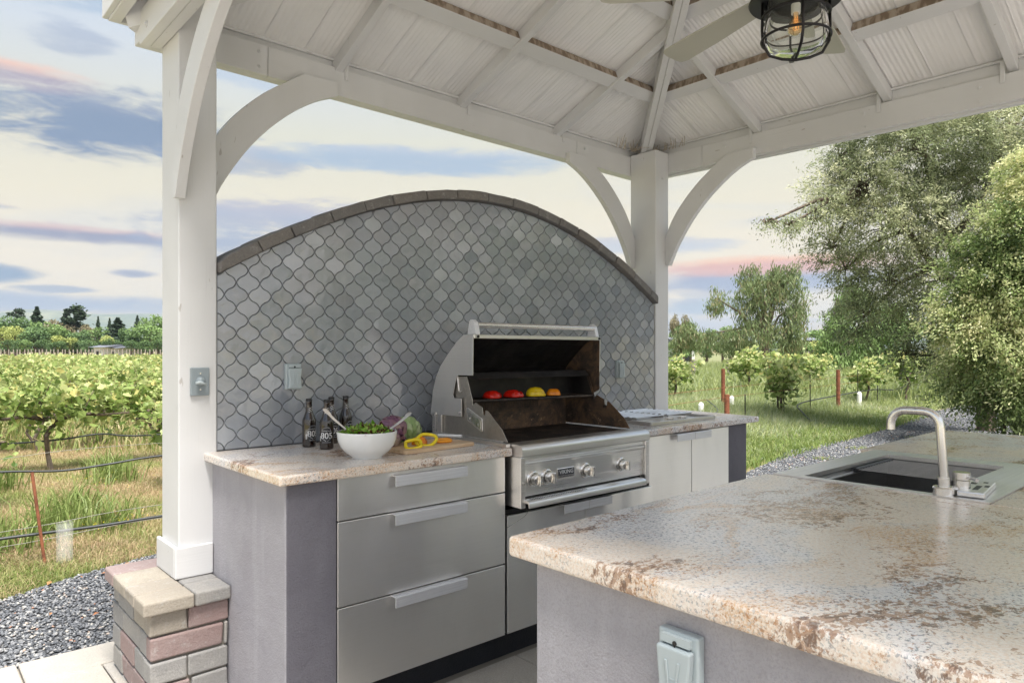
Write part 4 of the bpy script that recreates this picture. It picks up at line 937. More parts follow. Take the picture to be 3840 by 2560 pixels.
# ------------------------------------------------------------------ outlet covers and switch
def outlet_cover(loc, rz, label, w_=.075, h_=.118, tall=False):
    t = thing('outlet_cover', label, 'outlet cover', loc, None, rz)
    m = MB().box(-w_/2, -.022, -h_/2, w_/2, 0, h_/2); o = link('back_box', m.mesh('back_box'), M['grey_pvc'], t, local=True); bev(o, .005, 3)
    out = [(-w_*.43, h_*.33), (w_*.43, h_*.33), (w_*.40, h_*.1), (w_*.36, -h_*.12), (w_*.40, -h_*.33), (w_*.45, -h_*.46), (-w_*.45, -h_*.46), (-w_*.40, -h_*.33), (-w_*.36, -h_*.12), (-w_*.40, h_*.1)]
    m = MB().prism(out, lambda u, v, s: (u, -s, v), .0225, .040); o = link('flap', m.mesh('flap'), M['grey_pvc'], t, local=True); bev(o, .005, 3)
    m = MB().prism([(-w_*.36, h_*.36), (w_*.36, h_*.36), (w_*.36, h_*.46), (-w_*.36, h_*.46)], lambda u, v, s: (u, -s, v), .0222, .032); link('hinge', m.mesh('hinge'), M['grey_pvc'], t, local=True)
    for sx in (-.16, .16):
        m = MB().prism([(w_*sx-.003, h_*.18), (w_*sx+.003, h_*.18), (w_*sx*.6+.002, -h_*.1), (w_*sx+.003, -h_*.38), (w_*sx-.003, -h_*.38), (w_*sx*.6-.002, -h_*.1)], lambda u, v, s: (u, -s, v), .040, .0425); o = link('rib', m.mesh('rib'), M['grey_pvc'], t, local=True); bev(o, .001, 1)
    m = MB().cyl((0, -.0322, h_*.38), (0, -.0335, h_*.38), .0045, 12).box(-.0015, -.0335, h_*.30, .0015, -.0325, h_*.36); link('keyhole', m.mesh('keyhole'), M['black'], t, local=True)
    for i in range(7):
        m = MB().box(-.006, -.0412, -h_*.05-i*.006, .006, -.0402, -h_*.05-i*.006+.0022); link('embossing', m.mesh('embossing'), M['grey_pvc'], t, local=True)
    return t
outlet_cover((1.405, 3.089, 1.252), 0, 'weatherproof outlet cover on the tiles above the beer bottles')
outlet_cover((3.735, 3.089, 1.245), 0, 'weatherproof outlet cover on the tiles right of the grill hood', .070, .120)
outlet_cover((1.1195, .766, .775), R(-90), 'large weatherproof outlet cover on the stucco end of the foreground island', .088, .150)
sw = thing('light_switch', 'grey weatherproof dimmer switch plate on the front of the left post', 'switch', (.993, 3.08, 1.240))
o = MB().box(.955, 3.066, 1.182, 1.031, 3.0795, 1.300).build('plate', M['dark_pvc'], sw); bev(o, .004, 3)
o = MB().lathe([(0, .020), (.010, .019), (.017, .012), (.018, 0)], 24, fn=lambda t, r, h: (r*math.cos(t), -h, r*math.sin(t)), c=(.993, 3.066, 1.243)).build('dial', M['dark_pvc'], sw); smooth(o)
o = MB().tube([(.970, 3.050, 1.236), (.985, 3.042, 1.240), (1.012, 3.044, 1.228)], [.006, .007, .005], 10).build('lever', M['grey_pvc'], sw); smooth(o)
for z_ in (1.275, 1.208): MB().cyl((.993, 3.0658, z_), (.993, 3.064, z_), .0035, 10).build('screw', M['chrome'], sw)

# ------------------------------------------------------------------ things on the left counter
def bend(V, F_, cx_, cy_, r, zc, ang0):
    return [(cx_+r*math.cos(ang0+v[0]/r), cy_+r*math.sin(ang0+v[0]/r), zc+v[1]) for v in V], F_
T805 = text_mesh('805', .037); T_SM = text_mesh('FIRESTONE WALKER', .0048)
def bottle(x, y, label, ang):
    t = thing('beer_bottle', label, 'beer bottle', (x, y, ZT), 'dark beer bottles at the back of the left counter'); s = .93
    prof = [(0, 0), (.028, 0), (.0315, .003), (.032, .008), (.032, .122), (.0305, .133), (.024, .148), (.0172, .168), (.0148, .186), (.0135, .212), (.0145, .214), (.0145, .220), (.0130, .222), (.0, .222)]
    o = MB().lathe([(r*s, z*s) for r, z in prof], 32, c=(x, y, ZT+.0003)).build('glass', M['bottle'], t); smooth(o, 50)
    cap = MB().lathe([(.0148, 0), (.0152, .003), (.0140, .0085), (0, .0095)], 24, c=(x, y, ZT+.2070), fn=lambda a, r, z: (r*(1+.03*math.cos(12*a)*(1 if z < .004 else 0))*math.cos(a)*s, r*(1+.03*math.cos(12*a)*(1 if z < .004 else 0))*math.sin(a)*s, z)).build('cap', M['black'], t); smooth(cap, 40)
    r0 = .032*s+.0004; lab = MB(); n = 18; half = .72
    for i in range(n):
        a0 = ang-half+2*half*i/n; a1 = ang-half+2*half*(i+1)/n
        tp = lambda a: .108*s-.014*abs((a-ang)/half)**3*s
        lab.add([(x+r0*math.cos(a0), y+r0*math.sin(a0), ZT+.030*s), (x+r0*math.cos(a1), y+r0*math.sin(a1), ZT+.030*s), (x+r0*math.cos(a1), y+r0*math.sin(a1), ZT+tp(a1)), (x+r0*math.cos(a0), y+r0*math.sin(a0), ZT+tp(a0))], [(0, 1, 2, 3)])
    lab = lab.build('label', M['label'], t); V, F_ = bend(*T805, x, y, r0+.0005, ZT+.064*s, ang); m = MB(); m.add(V, F_)
    # border line, small print, laurel
    def arcline(f, w_=.0009, n=26):
        for i in range(n):
            a0 = -half*.9+2*half*.9*i/n; a1 = -half*.9+2*half*.9*(i+1)/n; q = []
            for a, dz in ((a0, 0), (a1, 0), (a1, w_), (a0, w_)): q.append((x+(r0+.0005)*math.cos(ang+a), y+(r0+.0005)*math.sin(ang+a), ZT+f(a/(half*.9))+dz))
            m.add(q, [(0, 1, 2, 3)])
    arcline(lambda k: .103*s-.013*abs(k)**3*s); arcline(lambda k: .0335*s)
    V, F_ = bend(*T_SM, x, y, r0+.0005, ZT+.0875*s, ang); m.add(V, F_)
    for sgn in (-1, 1):
        for i in range(5):
            cx2 = sgn*(.0035+.0026*i); cz2 = .0385+.0016*i; V = [(cx2-.0012, cz2-.0014), (cx2+.0012, cz2-.0006), (cx2+.0016*sgn, cz2+.0022)]; V2, F2 = bend(V, [(0, 1, 2)], x, y, r0+.0005, ZT, ang); m.add(V2, F2)
    m.build('lettering', M['print'], lab)
    nk = MB(); r1 = .0152*s
    for i in range(8):
        a0 = ang-.8+1.6*i/8; a1 = ang-.8+1.6*(i+1)/8
        for z0, dz in ((.172, .0014), (.180, .0014), (.188, .0014)):
            zz = lambda a: ZT+z0*s+(a-ang)*.006; rr = lambda zq: (.0176 if z0 < .175 else .0166 if z0 < .184 else .0158)*s
            nk.add([(x+rr(0)*math.cos(a0), y+rr(0)*math.sin(a0), zz(a0)), (x+rr(0)*math.cos(a1), y+rr(0)*math.sin(a1), zz(a1)), (x+rr(0)*math.cos(a1), y+rr(0)*math.sin(a1), zz(a1)+dz), (x+rr(0)*math.cos(a0), y+rr(0)*math.sin(a0), zz(a0)+dz)], [(0, 1, 2, 3)])
    nk.build('neck_print', M['print'], t)
    # barcode strip on the side of the label
    bc = MB(); 
    for i in range(7):
        a0 = ang-half-.42; V = [(x+(r0+.0002)*math.cos(a), y+(r0+.0002)*math.sin(a), z) for a, z in ((a0, ZT+(.040+i*.0035)*s), (a0+.22, ZT+(.040+i*.0035)*s), (a0+.22, ZT+(.0424+i*.0035)*s), (a0, ZT+(.0424+i*.0035)*s))]; bc.add(V, [(0, 1, 2, 3)])
    bc.build('barcode', M['print'], t)
    return t
bottle(1.430, 2.965, 'beer bottle at the far left, its label turned half away', R(-78))
bottle(1.455, 2.845, 'beer bottle standing in front with its 805 label facing forward', R(-118))
bottle(1.560, 3.005, 'beer bottle standing behind the front one, mostly hidden', R(-95))
bottle(1.650, 3.035, 'beer bottle at the right, behind the salad bowl rim', R(-70))
BX, BY = 1.462, 2.512
bw = thing('salad_bowl', 'large round white ceramic bowl near the counter front', 'bowl', (BX, BY, ZT))
prof = [(0, .003), (.052, .003), (.055, 0), (.060, 0), (.0615, .006), (.085, .022), (.106, .046), (.117, .074), (.1205, .104), (.1200, .107), (.1175, .107), (.114, .076), (.102, .050), (.080, .030), (.05, .016), (0, .012)]
o = MB().lathe(prof, 72, c=(BX, BY, ZT+.0003)).build('bowl_body', M['white_ceramic'], bw); smooth(o, 60)
# salad leaves
n = 340; V = []; tone = []
for i in range(n):
    rr = .105*math.sqrt(random.random()); a = random.random()*6.283; c0 = np.array([BX+rr*math.cos(a), BY+rr*math.sin(a), ZT+.092+.032*(1-(rr/.11)**2)+random.uniform(-.006, .008)])
    L = random.uniform(.024, .050); W = L*random.uniform(.35, .6); d1 = np.array([random.gauss(0, 1), random.gauss(0, 1), random.gauss(0, .45)]); d1 /= np.linalg.norm(d1); d2 = np.cross(d1, [random.gauss(0, .4), random.gauss(0, .4), 1]); d2 /= np.linalg.norm(d2); nn = np.cross(d1, d2); cu = random.uniform(.1, .45)*L
    q = [c0-d1*L/2, c0-d1*L*.15+d2*W/2+nn*cu*.4, c0+d1*L*.25+d2*W*.42+nn*cu*.1, c0+d1*L*.55-nn*cu*.5, c0+d1*L*.2-d2*W*.5+nn*cu*.3, c0-d1*L*.2-d2*W*.42+nn*cu*.5]
    cm = c0-nn*cu*.2
    t_ = random.random()
    for k in range(6): V += [cm, q[k], q[(k+1) % 6]]; tone.append(t_)
o = link('salad', mesh_np('salad', np.array(V), 3, M['salad_leaf'], tone)); tag(o, 'mixed green and purple salad leaves heaped in the white bowl', 'salad', None, 'stuff')
def spoon(p0, p1, p2, label, w_=.011):
    t = thing('serving_spoon', label, 'spoon', p2); p0, p1, p2 = Vector(p0), Vector(p1), Vector(p2); pts = []
    for i in range(13): s = i/12; pts.append(p0*(1-s)**2+p1*2*s*(1-s)+p2*s*s)
    m = MB(); V = []; sd = Vector((.745, -.667, 0))
    for i, p in enumerate(pts):
        ww = w_*(.95 if i < 3 else .62 if i < 8 else .45); 
        if i == 0: ww = w_*.55
        V += [p-sd*ww, p+sd*ww, p+sd*ww+Vector((0, 0.0025, .0015)), p-sd*ww+Vector((0, .0025, .0015))]
    F_ = []
    for i in range(12):
        for k in range(4): F_.append((i*4+k, i*4+(k+1) % 4, (i+1)*4+(k+1) % 4, (i+1)*4+k))
    F_ += [(3, 2, 1, 0), (48, 49, 50, 51)]; m.add(V, F_); o = m.build('handle', M['steel_dull'], t); smooth(o, 50); return t
spoon((1.333, 2.628, 1.136), (1.365, 2.600, 1.085), (1.405, 2.555, 1.045), 'steel serving spoon leaning out of the bowl toward the bottles')
spoon((1.620, 2.438, 1.116), (1.590, 2.440, 1.085), (1.525, 2.465, 1.045), 'steel serving spoon leaning out of the bowl toward the artichokes', .010)
def artichoke(x, y, z, r, m, label, axis, n=58):
    t = thing('artichoke', label, 'artichoke', (x, y, z), 'artichokes behind the salad bowl')
    ax = Vector(axis).normalized(); q = ax.to_track_quat('Z', 'Y')
    core = MB().lathe([(r*.82*math.sin(a), -r*.82*math.cos(a)) for a in np.linspace(0.01, math.pi-.01, 12)], 20); me = core.mesh('heart'); o = link('heart', me, m, t, local=True); smooth(o)
    b = MB(); W = r*.52; L = r*.80; V = []
    for j, s in enumerate((0, .35, .7, 1.0)):
        ww = W*(.42, .5, .38, .04)[j]; bz = (0.0, .10, .06, -.14)[j]*r
        V += [(-ww, -bz*.2, s*L), (0, bz+.10*r, s*L), (ww, -bz*.2, s*L)]
    F_ = []
    for j in range(3):
        for k in range(2): F_.append((j*3+k, j*3+k+1, (j+1)*3+k+1, (j+1)*3+k))
    b.add(V, F_); bm = b.mesh('bract'); bm.materials.append(m); bm.polygons.foreach_set('use_smooth', [True]*len(bm.polygons))
    for i in range(n):
        f = (i+.5)/n; ph = i*2.39996; th = math.acos(1-1.82*f)          # from tip to stem
        d = Vector((math.sin(th)*math.cos(ph), math.sin(th)*math.sin(ph), math.cos(th)))
        tang = Vector((math.cos(th)*math.cos(ph), math.cos(th)*math.sin(ph), -math.sin(th)))*-1     # toward tip
        side_ = tang.cross(d).normalized(); M3 = Matrix((side_, d, tang)).transposed()
        o = bpy.data.objects.new('bract', bm); col.objects.link(o); o.parent = t
        pos = d*r*.80-tang*L*.42; mt = Matrix.Translation(pos) @ M3.to_4x4() @ Matrix.Rotation(R(-19), 4, 'X'); o.matrix_local = q.to_matrix().to_4x4() @ mt
    st = MB().cyl(-ax*r*.75, -ax*r*1.12, r*.16, 12); link('stem', st.mesh('stem'), m, t, local=True)
    return t
artichoke(1.700, 2.700, ZT+.012+.060, .062, M['choke_purple'], 'purple-tinged artichoke directly behind the salad bowl', (-.75, .25, .55))
artichoke(1.840, 2.800, ZT+.052, .063, M['choke_green'], 'pale green artichoke leaning behind the purple one', (-.35, .1, .95))
artichoke(1.640, 2.640, ZT+.045, .046, M['choke_purple'], 'brownish artichoke lying lowest beside the cutting board', (.6, -.3, -.35), 46)
cb = thing('cutting_board', 'pale maple cutting board with rounded corners by the grill', 'cutting board', (1.80, 2.59, ZT))
def rrect(cx_, cy_, w_, d_, r, rot, n=5):
    pts = []
    for sx, sy, a0 in ((1, 1, 0), (-1, 1, 90), (-1, -1, 180), (1, -1, 270)):
        for k in range(n): a = R(a0+90*k/(n-1)); pts.append((sx*(w_/2-r)+r*math.cos(a), sy*(d_/2-r)+r*math.sin(a)))
    c_, s_ = math.cos(rot), math.sin(rot); return [(cx_+x*c_-y*s_, cy_+x*s_+y*c_) for x, y in pts]
o = MB().prism(rrect(1.802, 2.592, .40, .235, .022, R(5)), lambda u, v, t: (u, v, t), ZT+.0005, ZT+.0165).build('board', M['maple'], cb); bev(o, .003, 2)
ZB = ZT+.017
def ring(name, x, y, z, r, tr, m, label, tilt=(0, 0, 0), lob=4, amp=.08, cat='pepper ring', fl=.8):
    t = thing(name, label, cat, (x, y, z), 'sliced pepper rings on the cutting board'); t.rotation_euler = tilt
    pts = [((r*(1+amp*math.cos(lob*a)+.06*math.sin(a*2+1)))*math.cos(a), (r*fl*(1+amp*math.cos(lob*a)))*math.sin(a), .002*math.sin(3*a)) for a in np.linspace(0, 2*math.pi, 48, endpoint=False)]
    me = MB().tube(pts, tr, 8, closed=True).mesh('flesh'); o = link('flesh', me, m, t, local=True); smooth(o); return t
ring('pepper_ring', 1.700, 2.535, ZB+.012, .041, .0078, M['ring_yellow'], 'yellow pepper ring at the left end of the cutting board', (R(18), R(-14), R(20)))
ring('pepper_ring', 1.785, 2.560, ZB+.021, .044, .0076, M['ring_yellow'], 'yellow pepper ring leaning on the orange half', (R(38), R(-8), R(-12)), 4, .06)
ring('pepper_ring', 1.900, 2.590, ZB+.007, .039, .0070, M['ring_orange'], 'orange pepper ring lying flat near the knife', (R(4), R(3), R(10)), 4, .16)
t = thing('bell_pepper', 'orange bell pepper half standing inside the yellow ring', 'bell pepper', (1.775, 2.598, ZB))
def fnp(tt, rr, h): k = 1+.09*math.cos(4*tt); return (rr*k*math.cos(tt), rr*k*math.sin(tt), h*.036)
prof = [(.036*math.sqrt(max(0, 1-(h*.98)**2.3)), h) for h in np.linspace(0, 1, 10)]; prof[-1] = (.0005, .99)
o = link('skin', MB().lathe(prof, 32, fn=fnp).mesh('skin'), M['orange_pepper'], t, local=True); smooth(o)
kn = thing('knife', 'white handled kitchen knife lying across the back of the board', 'knife', (2.0, 2.69, ZB))
o = MB().beam((1.975, 2.735, ZB+.012), (2.040, 2.635, ZB+.012), .020, .012).build('handle', M['white_ceramic'], kn); bev(o, .004, 3)
o = MB().prism([(1.873, 2.755), (1.975, 2.723), (1.980, 2.748), (1.90, 2.765)], lambda u, v, t: (u, v, t), ZB+.008, ZB+.0095).build('blade', M['chrome'], kn)

# ------------------------------------------------------------------ ceiling fan
FX, FY = 2.60, 1.28
fan = thing('ceiling_fan', 'white bladed ceiling fan with caged glass light hanging from the ridge', 'ceiling fan', (FX, FY, 2.5))
o = MB().cyl((FX, FY, 2.85), (FX, FY, zr(RID)-.10), .018, 16).build('down_rod', M['dark_metal'], fan)
o = MB().lathe([(0, .16), (.07, .15), (.115, .12), (.13, .05), (.12, .0), (0, 0)], 36, c=(FX, FY, 2.73)).build('motor_housing', M['dark_metal'], fan); smooth(o, 40)
o = MB().lathe([(.118, .030), (.165, .022), (.172, .006), (.168, 0), (.120, .004), (.116, .012)], 56, c=(FX, FY, 2.700)).build('light_rim', M['dark_metal'], fan); smooth(o, 40)
o = MB().lathe([(.103, .21), (.104, .17), (.112, .13), (.117, .09), (.112, .05), (.092, .018), (.055, .003), (0, 0)], 48, c=(FX, FY, 2.500)).build('glass_globe', M['glass'], fan); smooth(o)
for rz_, zz_ in ((.121, 2.648), (.124, 2.560)):
    o = MB().tube([(FX+rz_*math.cos(a), FY+rz_*math.sin(a), zz_) for a in np.linspace(0, 2*math.pi, 48, endpoint=False)], .0052, 8, closed=True).build('cage_ring', M['dark_metal'], fan); smooth(o)
for k in range(2):
    a = R(38+90*k); d = Vector((math.cos(a), math.sin(a), 0)); pts = []
    for r_, z_ in ((.121, 2.71), (.123, 2.60), (.120, 2.545), (.095, 2.510), (.05, 2.494), (0, 2.488), (-.05, 2.494), (-.095, 2.510), (-.120, 2.545), (-.123, 2.60), (-.121, 2.71)): pts.append(Vector((FX, FY, z_-(.009*k if abs(r_) < .1 else 0)))+d*r_)
    o = MB().tube(pts, .0056, 8).build('cage_bar', M['dark_metal'], fan); smooth(o)
o = MB().cyl((FX, FY, 2.665), (FX, FY, 2.70), .020, 20).build('bulb_socket', M['socket'], fan)
o = MB().lathe([(.012, .10), (.014, .08), (.030, .05), (.036, .028), (.028, .008), (0, 0)], 24, c=(FX, FY, 2.567)).build('bulb', M['bulb'], fan); smooth(o)
fl_ = MB()
for i in range(4):
    a = i*1.57; fl_.tube([(FX+.008*math.cos(a), FY+.008*math.sin(a), 2.655), (FX+.013*math.cos(a+.4), FY+.013*math.sin(a+.4), 2.60), (FX+.007*math.cos(a+.8), FY+.007*math.sin(a+.8), 2.59)], .0007, 4)
fl_.build('filament', M['filament'], fan)
for k in range(6):
    a = R(14+60*k); ca, sa = math.cos(a), math.sin(a)
    out = [(.13, -.028), (.20, -.045), (.50, -.062), (.70, -.066), (.735, -.055), (.745, -.03), (.745, .03), (.735, .055), (.70, .066), (.50, .062), (.20, .045), (.13, .028)]
    def fb(u, v, t): return (FX+u*ca-v*sa, FY+u*sa+v*ca, 2.762+v*.20+t)
    o = MB().prism(out, fb, 0, .007).build('blade', M['blade'], fan); bev(o, .002, 1)
    MB().beam((FX+.11*ca, FY+.11*sa, 2.758), (FX+.20*ca, FY+.20*sa, 2.758), .03, .008).build('blade_iron', M['dark_metal'], o)

# ------------------------------------------------------------------ vines
def leaf_cloud(C, size, ntone, flat=.55, lobes=True):
    """vine-like leaves: fans of 6 triangles round a centre"""
    n = len(C); d1 = rng.normal(size=(n, 3)); d1[:, 2] -= .35; d1 /= np.linalg.norm(d1, axis=1)[:, None]
    up = rng.normal(size=(n, 3))*flat+np.array([0, 0, 1.0]); d2 = np.cross(up, d1); d2 /= np.linalg.norm(d2, axis=1)[:, None]+1e-9; nn = np.cross(d1, d2)
    L = size*(.55+.9*rng.random(n))[:, None]; cup = (rng.random((n, 1))-.3)*.25
    prof = [(-.42, 0, 0), (-.22, .46, 1), (.18, .40, .6), (.22, .20, .2), (.62, 0, 1), (.22, -.20, .2), (.18, -.40, .6), (-.22, -.46, 1)]
    pts = [C+L*(a*d1+b*d2+c_*cup*nn) for a, b, c_ in prof]; T = []
    k = len(prof)
    for i in range(1, k-1): T.append(np.stack([pts[0], pts[i], pts[i+1]], 1))
    V = np.stack(T, 1).reshape(-1, 3); return V, np.repeat(ntone, k-2)
def make_vine(seed, arms=(.75, .75), trunk_h=.56, n_leaf=420, bush=0.0, leaf=.076, top=.50):
    g = np.random.default_rng(seed); rd = random.Random(seed)
    m = MB(); px = [0, rd.uniform(-.05, .05), rd.uniform(-.08, .08), rd.uniform(-.04, .04)]
    m.tube([(px[0], 0, -.1), (px[1], rd.uniform(-.03, .03), trunk_h*.33), (px[2], rd.uniform(-.04, .04), trunk_h*.7), (px[3], 0, trunk_h)], [.034, .023, .025, .030], 8)
    if rd.random() < .5: m.tube([(px[1], 0, .1), (px[1]-.09, .05, trunk_h*.45), (px[3]-.04, .03, trunk_h*.95)], [.02, .018, .016], 6)
    for s, L in ((-1, arms[0]), (1, arms[1])):
        m.tube([(px[3], 0, trunk_h-.02), (s*L*.3, rd.uniform(-.03, .03), trunk_h+.05), (s*L*.65, rd.uniform(-.03, .03), trunk_h+.02), (s*L, 0, trunk_h+.03)], [.028, .020, .016, .010], 7)
    C = []; tn = []
    ns = 15
    for i in range(ns):
        t = (i+.5)/ns; x0 = -arms[0]+(arms[0]+arms[1])*t; h = top*rd.uniform(.45, 1.1); lean = (rd.uniform(-.22, .22), rd.uniform(-.42, .42)); pts = []
        for k in range(4): f = k/3; pts.append((x0+lean[0]*f, lean[1]*f*1.1, trunk_h+.03+h*f-abs(lean[1])*f*f*.25))
        m.tube(pts, [.006, .005, .004, .002], 4)
        for _ in range(n_leaf//ns):
            f = rd.random()**.8; k = min(int(f*3), 2); fr = f*3-k; p = [pts[k][j]+(pts[k+1][j]-pts[k][j])*fr for j in range(3)]
            C.append([p[0]+rd.gauss(0, .06), p[1]+rd.gauss(0, .085), p[2]+rd.gauss(0, .055)-(rd.uniform(.05, .30) if rd.random() < .26 else 0)]); tn.append(min(1, max(0, .28+.5*f+rd.gauss(0, .20))))
    V, tone = leaf_cloud(np.array(C), leaf, np.array(tn)); tm = m.mesh('trunk'); tm.materials.append(M['bark']); lm = mesh_np('foliage', V, 3, M['vine_leaf'], tone)
    return tm, lm
VV = [make_vine(s, n_leaf=nl, arms=ar, top=tp) for s, nl, ar, tp in ((1, 760, (.8, .8), .42), (2, 860, (.75, .85), .46), (3, 700, (.8, .7), .38), (4, 900, (.85, .85), .50))]
VF = [make_vine(s, n_leaf=190, arms=(.85, .85), top=.5, leaf=.13) for s in (11, 12, 13)]
VG = [make_vine(21, (.6, .5), .55, 700, leaf=.085, top=.5), make_vine(22, (.35, .4), .50, 600, leaf=.085, top=.6), make_vine(23, (.9, .3), .6, 700, leaf=.085, top=.48), make_vine(24, (.35, .8), .6, 640, leaf=.085, top=.5)]
def vine(x, y, pair, label, group, s=1.0, rz=0.0, z=-.08):
    t = thing('grapevine', label, 'grapevine', (x, y, z), group, rz); t.scale = (s, s, s)
    o = bpy.data.objects.new('trunk', pair[0]); col.objects.link(o); o.parent = t
    o = bpy.data.objects.new('foliage', pair[1]); col.objects.link(o); o.parent = t; return t
rd = random.Random(33); nv_ = 0
row_y = [7.9]+[10.05+2.12*i for i in range(34)]
for ri, y in enumerate(row_y):
    xa, xb = .095*y-1.0-.01*y, .285*y+1.2; x = xa+rd.uniform(0, .4); sp = 1.55 if y < 45 else 2.3
    while x < xb:
        nth = ('first', 'second', 'third', 'fourth', 'fifth', 'sixth')[min(5, int((x-xa)/sp))]
        if ri == 0: lab = '%s grapevine from the left in the nearest row beyond the gravel' % nth
        elif ri == 1: lab = '%s grapevine from the left in the second vineyard row' % nth
        elif y < 25: lab = 'leafy grapevine in the middle rows of the left vineyard'
        else: lab = 'distant grapevine in the far rows of the left vineyard'
        pr = VV[rd.randrange(4)] if y < 26 else VF[rd.randrange(3)]
        if not (ri == 0 and (1.15 < x < 1.95)):
            vine(x+rd.uniform(-.1, .1), y+rd.uniform(-.08, .08), pr, lab, 'grapevines in vineyard row %s' % ('one' if ri == 0 else 'two' if ri == 1 else 'middle' if y < 25 else 'far'), rd.uniform(.9, 1.12), rd.choice((0, math.pi))+rd.uniform(-.06, .06)); nv_ += 1
        x += sp
for i, (x, y, k, s, lab) in enumerate((
        (14.2, 7.30, 1, 1.02, 'bushy young grapevine with a forked trunk nearest the gravel path'), (21.2, 7.25, 3, 1.15, 'thick old grapevine with a twisted trunk at the edge of the meadow'),
        (19.4, 7.6, 0, 1.02, 'grapevine with drooping leaves beside a thin stake in the meadow'), (15.9, 11.2, 0, 1.05, 'grapevine on a gnarled trunk behind the left rusty posts'),
        (11.9, 9.6, 1, .95, 'grapevine half hidden behind the right pavilion post'), (13.2, 12.2, 2, 1.0, 'small grapevine with a long side arm near the pavilion post'),
        (22.5, 11.6, 3, 1.1, 'grapevine reaching right from the middle rusty post'), (20.2, 11.5, 0, 1.25, 'tall grapevine in the middle of the meadow row'), (24.6, 11.3, 2, 1.05, 'grapevine at the right end of the middle meadow row'),
        (28, 15.5, 0, 1.1, 'far grapevine in the tall grass beneath the feathery tree'), (24.5, 8.1, 1, 1.1, 'small pale grapevine beside the rightmost rusty post'), (27.5, 8.3, 2, 1.0, 'grapevine partly hidden by the big tree on the right'))):
    vine(x, y, VG[k], lab, None, s*1.14, rd.uniform(-.2, .2))
# posts, stakes, hoses, wires
def post_round(x, y, h, r, m, name, label, cat, group=None):
    t = MB().tube([(x, y, -.12), (x+rd.uniform(-.01, .01), y, h)], r, 12).build(name, m); t.data.polygons.foreach_set('use_smooth', [False]*len(t.data.polygons)); return tag(t, label, cat, group)
for x, y, h, lab in ((11.15, 6.75, .60, 'rusty steel post nearest the side counter'), (14.7, 9.0, .95, 'rusty steel post under a grapevine behind the first one'), (16.9, 7.28, .92, 'rusty steel post carrying the drip hose in mid meadow'),
                     (21.6, 11.5, 1.0, 'rusty steel post under the middle row of vines'), (24.9, 8.2, 1.02, 'rusty steel post furthest right beside the big tree')):
    post_round(x, y, h, .045, M['rust'], 'trellis_post', lab, 'post', 'rusty trellis posts in the meadow')
for x, y, h, lab in ((.80, 5.68, .55, 'thin rusty stake leaning by the front drip hose'),):
    tag(MB().tube([(x+.03, y, -.12), (x-.045, y+.02, h)], .010, 8).build('stake', M['rust']), lab, 'stake')
for x, y, h, lab in ((12.2, 7.0, .55, 'thin dark stake left of the small young vine'), (15.4, 7.25, .85, 'thin dark stake left of the drip hose post'), (18.3, 7.4, .9, 'thin dark stake beside the white grow tube'), (19.4, 7.35, .9, 'stout stake beside the drooping grapevine'), (14.1, 7.2, .8, 'thin dark stake behind the forked young vine'), (10.3, 6.7, .3, 'short stake near the pavilion post')):
    post_round(x, y, h, .011, M['dark_metal'], 'stake', lab, 'stake', 'thin stakes in the meadow row')
for x, y, lab in ((18.15, 7.3, 'white plastic grow tube in mid meadow'), (26.2, 8.1, 'white plastic grow tube below the big tree'), (14.4, 8.6, 'faded grow tube behind the forked vine'), (12.1, 7.9, 'pale grow tube near the first rusty post')):
    t = MB().tube([(x, y, -.1), (x, y, .30), (x+.02, y, .34)], [.055, .055, .03], 12).build('grow_tube', M['grow_tube']); tag(t, lab, 'grow tube')
t = MB().tube([(.93, 5.62, -.1), (.93, 5.62, .20)], [.05, .052], 12, cap=False).build('grow_tube', M['clear_tube']); tag(t, 'translucent grow tube beside the rusty stake at the gravel edge', 'grow tube')
def hose(pts, r, label, m=None, name='drip_hose', cat='hose'):
    P_ = [Vector(p) for p in pts]; out = []
    for i in range(len(P_)-1):
        p0 = P_[max(i-1, 0)]; p1_ = P_[i]; p2_ = P_[i+1]; p3 = P_[min(i+2, len(P_)-1)]
        for k in range(6):
            t = k/6; out.append(.5*((2*p1_)+(-p0+p2_)*t+(2*p0-5*p1_+4*p2_-p3)*t*t+(-p0+3*p1_-3*p2_+p3)*t**3))
    out.append(P_[-1]); o = MB().tube(out, r, 8).build(name, m or M['hose']); smooth(o); return tag(o, label, cat)
hose([(-1.5, 5.75, .20), (-.4, 5.75, .16), (.35, 5.75, .118), (.585, 5.75, .122), (.85, 5.75, .118), (1.2, 5.75, .112), (1.58, 5.75, .118), (2.2, 5.75, .11), (3.0, 5.75, .14)], .0105, 'black drip hose in front, level with the rusty stake')
hose([(-1.5, 7.75, .30), (.3, 7.75, .29), (.80, 7.75, .285), (1.25, 7.75, .245), (1.62, 7.75, .262), (2.15, 7.75, .30), (3.2, 7.75, .29)], .0105, 'black drip hose strung along the first row of vines')
hose([(-1, 10.0, .30), (1.1, 10.0, .29), (1.65, 10.0, .30), (2.05, 10.0, .33), (2.6, 10.0, .27), (4.5, 10, .3)], .0105, 'black drip hose strung along the second row of vines')
for z_, y in ((.165, 5.80), (.06, 5.82), (.40, 7.80)):
    hose([(-1.5, y, z_+.03), (.5, y, z_-.01), (1.5, y, z_+.03), (3.2, y, z_)], .0022, 'thin wire strung %s' % ('just above the front drip hose' if z_ == .165 else 'low beside the rusty stake' if z_ == .06 else 'above the drip hose of the first vine row'), M['wire'], 'trellis_wire', 'wire')
hose([(13.4, 6.2, -.06), (13.9, 6.7, .12), (14.9, 7.25, .22), (16.9, 7.35, .30), (19.4, 7.45, .35), (21.3, 7.5, .30), (24.8, 8.15, .52), (26.3, 8.2, .50), (29.5, 8.6, .35)], .014, 'black drip hose rising through the meadow row')
